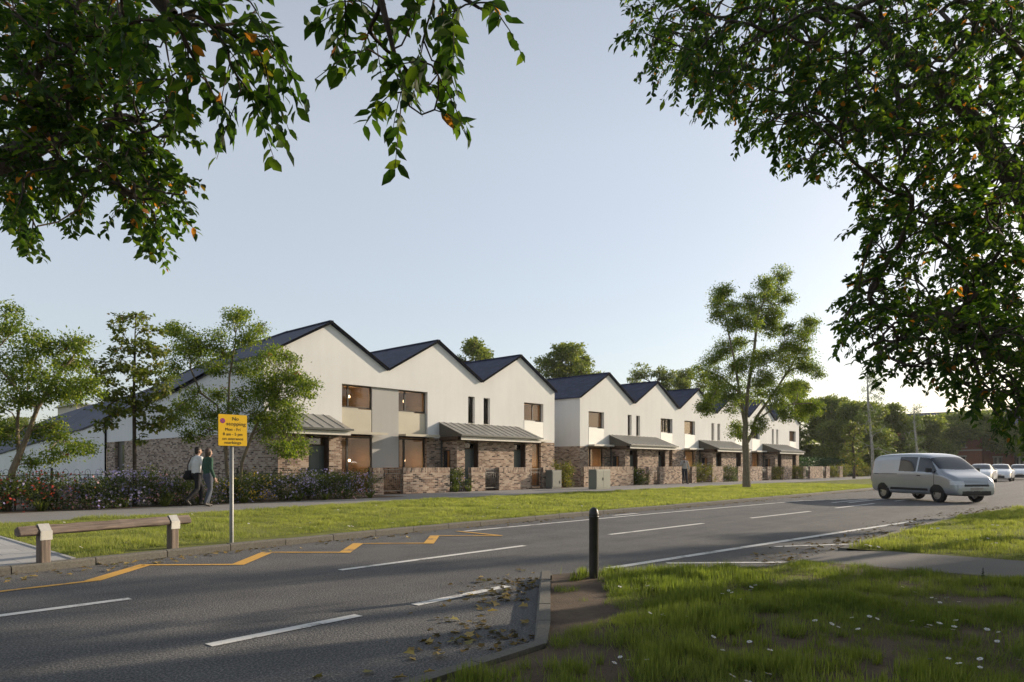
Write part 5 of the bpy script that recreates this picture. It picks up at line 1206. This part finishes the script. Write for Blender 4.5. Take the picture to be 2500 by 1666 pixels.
back_tree("rounded tree top showing in the dip between the second and third house gables", 1160, 832, 72, 130, 1000, n=18)
back_tree("narrow tree top just left of the gap between the terraces", 1310, 872, 75, 70, 1000, n=12)
back_tree("broad tree crown rising behind the first roof of the far terrace", 1390, 842, 78, 150, 1000, n=22)
back_tree("loose tree crown behind the second roof of the far terrace", 1590, 888, 85, 120, 1020, n=18)
back_tree("tree crown behind the third roof, left of the verge tree", 1675, 900, 88, 110, 1030, n=16)
back_tree("pale loose tree behind the fifth roof, right of the verge tree", 1945, 935, 95, 120, 1050, n=18)
back_tree("dark dense tree next to the last house of the far terrace", 2010, 975, 92, 190, 1125, n=30, per=150)
back_tree("bushy green tree behind the first birch", 2095, 985, 84, 160, 1120, n=30, per=140)
back_tree("bushy tree between the two birches", 2180, 990, 88, 130, 1120, n=26, per=140)
back_tree("lower green tree behind the second birch", 2255, 1022, 90, 130, 1120, n=24, per=140)
back_tree("dark spreading tree in front of the red brick building", 2355, 1008, 96, 170, 1085, n=26, per=130)
back_tree("green tree at the right edge before the red brick building", 2480, 1030, 92, 130, 1095, n=22, per=130)
back_tree("distant tree over the far roofline between the birches", 2140, 1040, 130, 150, 1125, n=18)
back_tree("distant tree behind the red brick building's left end", 2300, 1030, 128, 160, 1125, n=18)
back_tree("small far tree at the left end behind the annexe", 30, 1020, 110, 170, 1110, n=16)
p = W(2090, 1158, 62)
back_tree("bright pale green young tree in front of the dark trees", 2085, 1033, 64, 66, 1135, n=18, size=.2, per=160, mat='leafplane', name="young_tree")
n = 30000; a = rng.uniform(-.15, 1.75, n); d = rng.uniform(150, 185, n); P = np.stack([d * np.cos(a), d * np.sin(a), rng.random(n) ** .8 * (5.2 + 3.2 * vnoise(a * 38, a * 0, 4) + 1.2 * vnoise(a * 140, a * 0, 6))], 1)
dw = scatter_mesh("distant_wood", M['leaffar'], LEAF4, P, randunit(n), randunit(n), rng.uniform(.7, 1.6, n)); tag(dw, "far belt of trees along the horizon", "wood", None, 'stuff')
# trees standing beyond the right edge of the view; they shade the lawn and the road
for lb_, x, y, H, wd, zb_ in (("shade tree on the right lawn beyond the footpath, nearest of five", 21.5, -4.4, 7.6, 1.7, 1.7), ("slim upright tree on the right lawn, second of five from the footpath", 26.5, -2.35, 11.2, .6, 7.6), ("broad shade tree on the right lawn, set farthest back from the road", 30.5, -7.6, 11.2, 2.0, 2.4),
                         ("narrow tall tree on the right lawn, fourth of five from the footpath", 35.0, -2.75, 12.6, 1.15, 4.0), ("tall shade tree on the right lawn, farthest of five", 39.5, -9.6, 13, 2.3, 3)):
    lst = []
    for i in range(26):
        h = rng.random(); a = rng.uniform(0, 6.28); q = math.sqrt(rng.random()) * wd; r = max(.42, wd * rng.uniform(.25, .38)); lst.append((np.array([x + q * math.cos(a), y + q * math.sin(a), zb_ + r * .5 + (H - zb_ - 1.4 * r) * h]), r))
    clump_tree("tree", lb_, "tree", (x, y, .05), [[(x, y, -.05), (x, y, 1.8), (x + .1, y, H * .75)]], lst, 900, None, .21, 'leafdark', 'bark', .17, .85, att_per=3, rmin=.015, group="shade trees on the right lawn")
# unseen row of trees added behind the camera to cut sky light
for i, (x, y, H) in enumerate(((-13, -7, 13), (-5.5, -9, 15), (3.5, -10, 14), (12.5, -10.5, 15), (-20, -3, 13))):
    lst = []
    for q_ in range(30):
        h = rng.random(); a = rng.uniform(0, 6.28); q = math.sqrt(rng.random()) * 3.9; r = rng.uniform(1.1, 1.7); lst.append((np.array([x + q * math.cos(a), y + q * math.sin(a) * .8, 2.6 + (H - 3.4) * h]), r))
    clump_tree("tree", "added unseen tree behind the photographer, %s of five in the row" % ("second from the left end", "third from the left end", "second from the right end", "at the right end", "at the left end")[i], "tree", (x, y, 0), [[(x, y, -.05), (x, y, 3), (x + .1, y, H * .8)]], lst, 170, None, .32, 'leafdark', 'bark', .26, .9, att_per=2, rmin=.02, group="row of added trees behind the photographer")
# unseen crown added over the camera's right shoulder to darken the near lawn
lst = []
for i in range(46):
    h = rng.random(); a = rng.uniform(0, 6.28); q = math.sqrt(rng.random()) * 4.6; r = rng.uniform(.9, 1.5); lst.append((np.array([5.2 + q * math.cos(a), -4.4 + q * math.sin(a) * .62, 3.6 + 4.0 * h])  , r))
clump_tree("tree", "added unseen tree on the near lawn behind the photographer's right shoulder", "tree", (5.0, -4.6, .05), [[(5.0, -4.6, -.05), (5.0, -4.6, 2.6), (5.1, -4.5, 5.5)]], lst, 420, None, .19, 'leafdark', 'bark', .24, .8, att_per=3, rmin=.015)

# ================================================================== SHRUBS, HEDGE
def shrub(label, x, y, z, rx, ry, h, mat, flowers, nl=1500, nf=60, size=.06, name="flowering_shrub", group="flowering shrubs along the front gardens", fsize=.03):
    t = thing(name, label, "shrub", (x, y, z), 0, group)
    def cloud(n, shell=False):
        sub = 26; c = np.stack([rng.normal(size=sub) * rx * .42, rng.normal(size=sub) * ry * .42, h * (.12 + .76 * rng.random(sub))], 1); k = rng.integers(0, sub, n)
        q = c[k] + rng.normal(size=(n, 3)) * np.array([rx * .2, ry * .2, h * .10]); q[:, 2] = np.abs(q[:, 2]); return np.array([x, y, z]) + q, unit(q + rng.normal(size=(n, 3)) * .3 - np.array([0, 0, h * .3]))
    P, D = cloud(nl); scatter_mesh("foliage", M[mat], LEAF4, P, D + rng.normal(size=P.shape) * .6, np.array([0, 0, 1.]) + rng.normal(size=P.shape) * .5, size * rng.uniform(.6, 1.4, nl), t)
    b = MB()
    for i in range(14):
        a = rng.uniform(0, 6.28); q = rng.random() ** .5 * .8; b.tube([(x + .15 * rx * math.cos(a), y + .15 * ry * math.sin(a), z - .03), (x + .5 * q * rx * math.cos(a), y + .5 * q * ry * math.sin(a), z + h * .55), (x + q * rx * math.cos(a), y + q * ry * math.sin(a), z + h * rng.uniform(.7, 1.08))], [.008, .006, .003], 4, cap=False)
    b.build("stems", M['bark'], t)
    for fm, fr_ in flowers:
        n = int(nf * fr_); P, D = cloud(n); P = P + D * .08
        fc = np.array([-.35, -.55, .55]) + rng.normal(size=(n, 3)) * .5      # blooms look outwards to the light side
        up = unit(fc); dv = np.cross(up, randunit(n)); scatter_mesh("blossoms", M[fm], PETAL, P, dv, up, fsize * rng.uniform(.7, 1.4, n), t)
    return t
def tuft(label, x, y, z, n=42, h=.30, group="strappy leaf tufts at the bed edge"):
    t = thing("leaf_tuft", label, "plant", (x, y, z), 0, group)
    a = rng.uniform(0, 6.28, n); d = np.stack([np.cos(a) * .55, np.sin(a) * .55, np.ones(n)], 1); P = np.array([x, y, z]) + np.stack([np.cos(a) * .05, np.sin(a) * .05, np.zeros(n)], 1)
    BL = (np.array([(0, .05, 0), (0, -.05, 0), (.45, .055, .0), (.45, -.055, .0), (.8, .035, -.12), (.8, -.035, -.12), (1, 0, -.26)], float), [(0, 1, 3, 2), (2, 3, 5, 4), (4, 5, 6)])
    scatter_mesh("foliage", M['leafyellow'], BL, P, d + rng.normal(size=(n, 3)) * .2, -d, h * rng.uniform(.6, 1.2, n), t, 1.1, rng.random(n) * .6); return t
bed = [("dense green shrub with pink base flowers at the far left of the bed", 2.3, 21.5, 1.0, .95, 'leafshrub', (('pink', 1.2), ('purple', .5))), ("tall lilac flowering shrub under the left berry tree", 3.4, 22.0, .9, 1.35, 'leafshrub', (('purple', 1.6),)),
       ("shrub with scattered red rose blooms, left part of the bed", 4.5, 21.8, 1.0, 1.25, 'leafshrub', (('red', .7), ('purple', .4))), ("red rose shrub in front of the white annexe wall", 5.5, 21.9, 1.0, 1.15, 'leafshrub', (('red', .7),)),
       ("low mauve shrub left of the sapling stem", 6.4, 21.6, .9, 1.05, 'leafshrub', (('purple', 1.5), ('pink', .5))), ("lilac shrub around the sapling's foot", 7.4, 21.7, 1.0, 1.35, 'leafshrub', (('purple', 1.7),)), ("tall lilac shrub just right of the sapling", 8.3, 21.9, .9, 1.3, 'leafshrub', (('purple', 1.8), ('pink', .3))),
       ("mauve and pink shrub left of the walking couple", 9.2, 21.7, .9, 1.15, 'leafshrub', (('purple', 1.3), ('pink', .7))), ("shrub with yellow blooms behind the sign pole", 10.9, 21.7, 1.0, 1.15, 'leafshrub', (('yellow', .9), ('purple', .6))), ("yellow and mauve shrub right of the sign pole", 11.8, 21.9, .9, 1.2, 'leafshrub', (('yellow', .7), ('purple', .8))),
       ("purple shrub before the nearest house's brick corner", 12.8, 21.8, .95, 1.25, 'leafshrub', (('purple', 1.7),)), ("tall purple shrub below the grey front door", 13.8, 21.9, .9, 1.45, 'leafshrub', (('purple', 1.6),)), ("darker green shrub before the porch pier", 14.8, 21.8, .85, 1.2, 'leafshrub', (('purple', .4),)), ("purple shrub below the ground floor window, by the first pier", 15.9, 21.9, .95, 1.3, 'leafshrub', (('purple', 1.3), ('pink', .4)))]
for l, x, y, r, h, m, fl in bed: shrub(l, 2.3 + (x - 2.3) * .935, y, .07, r * .9, .75, h * random.uniform(.66, .9), m, fl, 3200, 210, .062, fsize=.036)
for i, x in enumerate((2.9, 4.9, 6.9, 7.9, 9.0, 10.4, 12.2, 13.3, 14.3, 15.1)):
    tuft("bright green strappy leaf tuft at the front of the flower bed", x, 20.95 + .1 * (i % 3), .07)
PK = [("low pink flower patch at the left end of the bed front", 1.6), ("low pink flower patch left of the sapling, at the bed front", 6.1), ("low pink flower patch by the bright tufts near the sapling", 8.5), ("low pink flower patch under the nearest house porch", 14.0)]
for l, x in PK: shrub(l, x, 21.05, .07, .9, .4, .32, 'leafshrub', (('pink', 1.4),), 500, 60, .05, "flower_patch", "low pink flowers along the bed front", .025)
gaps = [("mauve flowering bush filling the gap in the long brick wall", 21.55, 23.2, .6, 1.05, 'leafshrub', (('purple', 1.2),)), ("yellow leaved bush at the gap between the terraces", 29.6, 23.3, .62, 1.35, 'leafyellow', (('yellow', .5), ('pink', .3))), ("grey green bush with pink flowers right of the tall cabinet's wall", 36.95, 23.1, .75, 1.1, 'leafshrub', (('pink', .6), ('purple', .4))),
        ("round pale leaved bush right of the standing man", 45.3, 23.1, 1.05, 1.4, 'leafyellow', (('purple', .5),)), ("round mauve bush left of the verge tree trunk", 49.5, 23.1, 1.05, 1.25, 'leafshrub', (('purple', .9),)), ("small pale bush between brick piers right of the verge tree", 58.5, 23.1, .95, 1.15, 'leafyellow', (('pink', .5),)),
        ("yellow green bush at the last house corner", 63.2, 23.1, 1.05, 1.2, 'leafyellow', (('yellow', .5),)), ("pale bush beyond the brick walls, left one near the birch", 73.4, 23.2, 1.3, 1.2, 'leafyellow', (('pink', .4),))]
for l, x, y, r, h, m, fl in gaps: shrub(l, x, y, .07, r, .55, h, m, fl, 3000, 90, .075, fsize=.035)
for i, (l, x) in enumerate((("wide pale bush behind the birch, left of three", 77.6), ("wide pale bush behind the birch, middle of three", 81.0), ("wide pale bush behind the birch, right of three", 84.6))): shrub(l, x, 23.4, .07, 1.9, .7, 1.3, 'leafyellow', (('pink', .3),), 2000, 60, .11)
tuft("strappy leaf tuft left in the wall gap", 21.15, 22.85, .07); tuft("strappy leaf tuft right in the wall gap", 21.95, 22.85, .07)
hg = thing("hedge", "long dark clipped hedge behind the last brick walls", "hedge", (82, 27, 0))
n = 26000; P = np.stack([rng.uniform(69.5, 100, n), rng.uniform(26, 28, n), rng.uniform(.1, 1.95, n)], 1)
P[:, 2] += .12 * np.sin(P[:, 0] * 1.7); k = rng.integers(0, 3, n); P[k == 0, 1] = 26 + rng.normal(size=(k == 0).sum()) * .06; P[k == 1, 2] = 1.95 + .12 * np.sin(P[k == 1, 0] * 1.7) + rng.normal(size=(k == 1).sum()) * .06
scatter_mesh("foliage", M['leafhedge'], LEAF4, P, randunit(n), randunit(n), .14 * rng.uniform(.6, 1.4, n), hg)
b = MB()
for x in np.arange(70, 100, .8): b.tube([(x, 27, 0), (x + .1, 27, 1.7)], [.05, .02], 5, cap=False)
b.build("stems", M['bark'], hg)

# ================================================================== GRASS, DAISIES, LITTER
BLADE = (np.array([(0, .5, 0), (0, -.5, 0), (.55, .38, .07), (.55, -.38, .07), (1, 0, .34)], float), [(0, 1, 3, 2), (2, 3, 4)])
def grass(name, x, y, z, h, wd, seed, mt='blade'):
    n = len(x); hn = .25 + 1.5 * fbm(x * 1.6, y * 1.6, seed) ** 1.5; a = rng.uniform(0, 6.28, n); lean = rng.uniform(.2, 1.9, n) * (.45 + 1.0 * vnoise(x * 2.7, y * 2.7, seed + 5)); a = np.where(rng.random(n) < .5, a, 7 * vnoise(x * 1.7, y * 1.7, seed + 8) + rng.normal(size=n) * .5)
    d = np.stack([np.cos(a) * lean, np.sin(a) * lean, np.ones(n)], 1); up = np.stack([-np.cos(a), -np.sin(a), np.full(n, .3)], 1)
    hh = h * hn * rng.uniform(.55, 1.25, n)
    V = BLADE[0].copy(); V[:, 1] *= 1
    rn = np.clip(.55 * fbm(x * .8, y * .8, seed + 2) + .5 * rng.random(n) - .03, 0, 1)
    o = scatter_mesh(name, M[mt], (V, BLADE[1]), np.stack([x, y, np.full(n, z)], 1), d, up, hh, None, 1.0, rn)
    return o
def blades(name, n, region, z, h, wd, seed, thin, clip, tuft=0, tr=.03, mt='blade'):
    x = rng.uniform(region[0], region[1], n); y = rng.uniform(region[2], region[3], n); k = clip(x, y); x, y = x[k], y[k]
    dens = .6 * fbm(x * 1.05, y * 1.05, seed) + .4 * vnoise(x * 4.5, y * 4.5, seed + 1); k = dens > thin + rng.normal(size=len(x)) * .07; x, y = x[k], y[k]
    if tuft:                             # most blades stand in tufts
        nt_ = max(10, int(len(x) * tuft)); c = rng.integers(0, len(x), nt_); cx, cy = x[c], y[c]; k = rng.integers(0, nt_, len(x)); mv = rng.random(len(x)) < .72
        s_ = tr * (.5 + rng.random(nt_))[k]; x = np.where(mv, cx[k] + rng.normal(size=len(x)) * s_, x); y = np.where(mv, cy[k] + rng.normal(size=len(x)) * s_, y)
        ok = clip(x, y); x, y = x[ok], y[ok]
    n = len(x); BLADE[0][:, 1] = np.array([.5, -.5, .38, -.38, 0]) * wd
    o = grass(name, x, y, z, h, wd, seed, mt); o['kind'] = 'stuff'; o['category'] = 'grass'; return o
def view(x, y, m=.5):                    # only where the lens or a step beside it can see
    d = CT * x + ST * y; r = ST * x - CT * y; return (d > 2.6) & (np.abs(r) < .82 * d + m)
# near lawn: thin near the kerb corner where bare earth shows
lp = np.array(near_in); 
def near_clip(x, y):
    top = np.interp(x, lp[:, 0], lp[:, 1]); e = top - y; d = np.hypot(x - 4.9, (y - 3.6) * 1.0)
    bare = vnoise(x * 1.9, y * 1.9, 31) * .5 + vnoise(x * 5, y * 5, 77) * .25
    kerbd = np.where(x < 5.9, np.abs((y - 4.85) * 2.36 - (x - 5.85) * 1.92) / 3.04, 9)      # distance to the short kerb
    ok = (e > .04) & (x < 8.83 + .05 * np.sin(y * 7)) & view(x, y)
    edge = (x < 5.9) & (kerbd < .32 + .55 * bare) & (y > 3.05)
    return ok & (~edge | (vnoise(x * 5.5, y * 5.5, 91) > .80))
o = blades("grass", 360000, (2.0, 8.9, -2.2, 5.0), .06, .085, .055, 11, .45, near_clip, .022, .035, 'bladeshade'); o['label'] = "long tufted grass of the near lawn"
def near2(x, y): return (y < np.interp(x, [p[0] for p in NEAR2], [p[1] for p in NEAR2]) - .16 + .05 * np.sin(x * 3)) & (x > 10.72 + .05 * np.sin(y * 5)) & view(x, y, 1)
o = blades("grass", 190000, (10.6, 27, -3, 3.4), .055, .085, .075, 21, .26, near2, .03, .04); o['label'] = "lawn grass beyond the footpath"
kx = [p[0] for p in KERB]; ky = [p[1] for p in KERB]; qx = [p[0] for p in PNEAR]; qy = [p[1] for p in PNEAR]
def vclip(lo, hi):
    def f(x, y): return (y > np.interp(x, kx, ky) + .17 + .05 * vnoise(x * 3, y * 0)) & (y < np.interp(x, qx, qy) - .02 + .05 * np.sin(x * 4)) & (x > 2.68) & view(x, y, 1) & ~((y < np.interp(x, kx, ky) + .55) & (vnoise(x * 1.1, y * .6, 5) < .42) & (x < 8))
    return f
o = blades("grass", 190000, (2.6, 14, 9.8, 18.6), .085, .078, .09, 41, .24, vclip(0, 0), .035, .05); o['label'] = "verge grass, near stretch by the rail and sign"
o = blades("grass", 240000, (14, 46, 10.2, 18.6), .085, .07, .22, 51, .16, vclip(0, 0)); o['label'] = "verge grass, far stretch along the terraces"

def daisy_proto(label, group):
    t = thing("daisy", label, "daisy", (0, 0, 0), 0, group)
    n = 14; b = MB()
    for k in range(n):
        a = 2 * math.pi * k / n; c_, s_ = math.cos(a), math.sin(a); q = [(.004, .002), (.014, .0045), (.0205, .003), (.0205, -.003), (.014, -.0045), (.004, -.002)]
        b.face([(p * c_ - w_ * s_, p * s_ + w_ * c_, .0015 * math.sin(k * 2.1) + p * .12) for p, w_ in q])
    b.build("petals", M['daisy'], t, True)
    b = MB(); b.lathe([(.006, 0), (.005, .0035), (.0, .0045)], (0, 0, 0), 10); b.build("centre", M['daisyc'], t, True)
    b = MB(); b.tube([(0, 0, -.001), (.004, .002, -.05), (.0, 0, -.10)], .0012, 4); b.build("stem", M['stemgreen'], t, True); return t
M['daisy'] = plain("daisy_petal", (.78, .77, .76), .6, 0, .04); M['daisyc'] = plain("daisy_centre", (.55, .42, .08), .7); M['stemgreen'] = plain("daisy_stem", (.06, .11, .03), .7)
def daisies(label, group, pts, z, sc):
    proto = daisy_proto(label, group)
    for i, (x, y) in enumerate(pts):
        o = proto if i == 0 else copy_tree(proto)
        s = sc * random.uniform(.8, 1.2); o.location = (x, y, z + random.uniform(-.015, .02)); o.scale = (s, s, s); o.rotation_euler = (random.uniform(-.35, .35), random.uniform(-.35, .35), random.uniform(0, 6.28))
D1 = [(1587, 1493), (1617, 1489), (1622, 1494), (1676, 1498), (1742, 1552), (1765, 1578), (1830, 1558), (1880, 1585), (1514, 1595), (1533, 1605), (1500, 1608), (1580, 1601), (1582, 1429), (1555, 1428), (1513, 1430), (1764, 1444), (1787, 1444), (1807, 1453), (1779, 1433), (1832, 1436), (1834, 1426), (1844, 1421), (1788, 1648), (1826, 1654), (1876, 1638),
      (2080, 1498), (2031, 1512), (2047, 1525), (2123, 1497), (2095, 1523), (2142, 1502), (1990, 1505), (2227, 1511), (2270, 1515), (2263, 1519), (2294, 1518), (2334, 1505), (2330, 1523), (2327, 1533), (2410, 1533), (2438, 1530), (2435, 1552), (2272, 1600), (2316, 1599), (2341, 1607), (2393, 1605), (2393, 1622), (2490, 1605), (2204, 1432), (2234, 1438), (2295, 1463), (2285, 1456), (2311, 1458), (2341, 1462), (2275, 1452)]
daisies("single white daisy open among the long grass of the near lawn", "daisies on the near lawn", [W(px, py, 1681 * 1.10 / (py - 1138))[:2] for px, py in D1], .125, .82)
D2 = [(2115, 1332), (2125, 1331), (2145, 1334), (2304, 1324), (2337, 1325), (2360, 1317), (2392, 1319), (2412, 1315), (2420, 1325), (2433, 1327), (2360, 1290), (2398, 1290), (2408, 1282), (2424, 1281), (2436, 1281), (2448, 1282), (2430, 1294), (2275, 1290), (2290, 1291), (2250, 1289)]
daisies("single white daisy on the lawn beyond the footpath", "daisies beyond the footpath", [W(px, py, 1681 * 1.12 / (py - 1138))[:2] for px, py in D2], .12, 1.25)
D3 = []
while len(D3) < 95:
    x, y = random.uniform(3, 26), random.uniform(10.5, 17.3)
    if vnoise(np.array([x * .7]), np.array([y * .7]), 3)[0] > .52: D3.append((x, y))
daisies("single tiny white daisy on the sunlit verge between road and pavement", "daisies on the verge", D3, .125, 1.15)

# fallen leaves: single maple leaves near the kerbs, finer litter as stuff
def fallen(label, group, pts, sz, z=.008):
    V, F = LOBED; me = None; proto = None
    for i, (x, y) in enumerate(pts):
        if proto is None:
            t = tag(scatter_mesh("fallen_leaf", M['litter'], LOBED, [[0, 0, 0]], [[1, 0, .05]], [[0, 0, 1.]], [1.0], None, 1.1, np.array([.45])), label, "leaf", group); proto = t
            me2 = [t.data]
            for q in (.2, .7, .95): m_ = scatter_mesh("fallen_leaf", M['litter'], LOBED, [[0, 0, 0]], [[1, 0, .1]], [[0, .15, 1.]], [1.0], None, .9, np.array([q])); me2.append(m_.data); bpy.data.objects.remove(m_)
        else: t = proto.copy(); col.objects.link(t); t.data = random.choice(me2)
        s = sz * random.uniform(.6, 1.25); t.location = (x, y, z + .012 * random.random()); t.scale = (s, s, s * random.uniform(1.0, 2.2)); t.rotation_euler = (random.uniform(-.25, .25), random.uniform(-.25, .25), random.uniform(0, 6.28))
L1 = [(1198, 1472), (1178, 1471), (1185, 1477), (1160, 1480), (1213, 1476), (1195, 1490), (1165, 1488), (1191, 1498), (1200, 1544), (1230, 1540), (1118, 1548), (1150, 1560), (1130, 1562), (1165, 1560), (1007, 1593), (1012, 1601), (1060, 1602), (1078, 1602), (1143, 1580), (1100, 1574), (1055, 1573), (1095, 1513), (1120, 1516), (1165, 1512), (1140, 1522), (1108, 1572), (1230, 1457), (1235, 1446), (1245, 1466), (1225, 1450), (1185, 1422), (1165, 1420), (1180, 1412), (1240, 1408), (1260, 1392), (1280, 1396), (1300, 1401), (1290, 1430), (1295, 1428), (1276, 1452), (1289, 1484), (1272, 1525), (1290, 1525), (1275, 1520), (890, 1649), (1035, 1648), (960, 1660), (765, 1660), (998, 1610), (1140, 1455), (1210, 1450), (1232, 1453)]
fallen("single dry maple leaf lying on the road by the near kerb corner", "dry leaves by the near kerb", [G(a, b_) for a, b_ in L1], .085)
L2 = [(275, 1393), (305, 1383), (270, 1395), (150, 1405), (132, 1397), (90, 1410), (60, 1416), (35, 1403), (200, 1397), (175, 1405), (10, 1418), (370, 1376), (385, 1375), (435, 1374), (450, 1365), (480, 1362), (530, 1356), (525, 1350), (575, 1352), (640, 1348), (660, 1346), (345, 1383), (290, 1381), (735, 1341), (920, 1318), (999, 1315), (215, 1392), (320, 1378), (25, 1422), (50, 1419), (85, 1399)]
fallen("single dry leaf in the gutter below the far kerb", "dry leaves along the far kerb", [G(a, b_) for a, b_ in L2], .095)
def litter(name, label, n, f, sz, z=.007):
    x, y = f(n); k = fbm(x * 1.2, y * 1.2, 8) > .42; x, y = x[k], y[k]; m = len(x); a = rng.uniform(0, 6.28, m)
    o = scatter_mesh(name, M['litter2'], LOBED, np.stack([x, y, np.full(m, z)], 1), np.stack([np.cos(a), np.sin(a), rng.normal(size=m) * .2], 1), np.array([0, 0, 1.]) + rng.normal(size=(m, 3)) * .3, sz * rng.uniform(.3, 1.2, m)); o['kind'] = 'stuff'; o['label'] = label; o['category'] = 'leaf litter'
def fk(n): x = rng.uniform(1, 40, n); return x, np.interp(x, kx, ky) - np.abs(rng.normal(size=n)) * .22 - .02
def nk_(n): x = rng.uniform(8.6, 26, n); return x, np.interp(x, [p[0] for p in NEAR2], [p[1] for p in NEAR2]) + np.abs(rng.normal(size=n)) * .35 + .02
def ck(n): t = rng.random(n); d = np.abs(rng.normal(size=n)) * .35 + .02; return 3.5 + 2.34 * t - d * .63, 3.01 + 1.92 * t + d * .77
litter("leaf_litter", "fine leaf litter along the far kerb", 900, fk, .07); litter("leaf_litter", "leaf litter along the right kerb by the footpath", 1000, nk_, .075); litter("leaf_litter", "leaf litter by the short near kerb", 420, ck, .06)
# a lone dark weed beside the footpath
wp = G(2400, 1437); wd_ = thing("weed", "small dark upright weed at the footpath edge", "weed", (wp[0], wp[1], .06))
n = 26; hh = rng.random(n); a = rng.uniform(0, 6.28, n)
scatter_mesh("leaves", M['weed'], LEAF4, np.stack([wp[0] + 0 * a, wp[1] + 0 * a, .07 + .13 * hh], 1), np.stack([np.cos(a), np.sin(a), .5 * np.ones(n)], 1), np.array([[0, 0, 1.]] * n), .055 * (1.2 - hh), wd_)
b = MB(); b.tube([(wp[0], wp[1], .04), (wp[0] + .01, wp[1], .21)], .004, 5); b.build("stem", M['weed'], wd_)

# ================================================================== EVENING HAZE
hm = bpy.data.materials.new("haze"); hm.use_nodes = True; hn = hm.node_tree; hn.nodes.clear()
pv = hn.nodes.new("ShaderNodeVolumePrincipled"); ho = hn.nodes.new("ShaderNodeOutputMaterial"); hn.links.new(pv.outputs[0], ho.inputs['Volume'])
pv.inputs['Density'].default_value = .00022; pv.inputs['Color'].default_value = (.92, .94, .97, 1); pv.inputs['Anisotropy'].default_value = .35
b = MB(); b.box(-720, 1520, -720, 1520, -1.2, 24); o = b.build("haze", hm); o['kind'] = 'stuff'; o['label'] = "thin evening haze over the whole street"
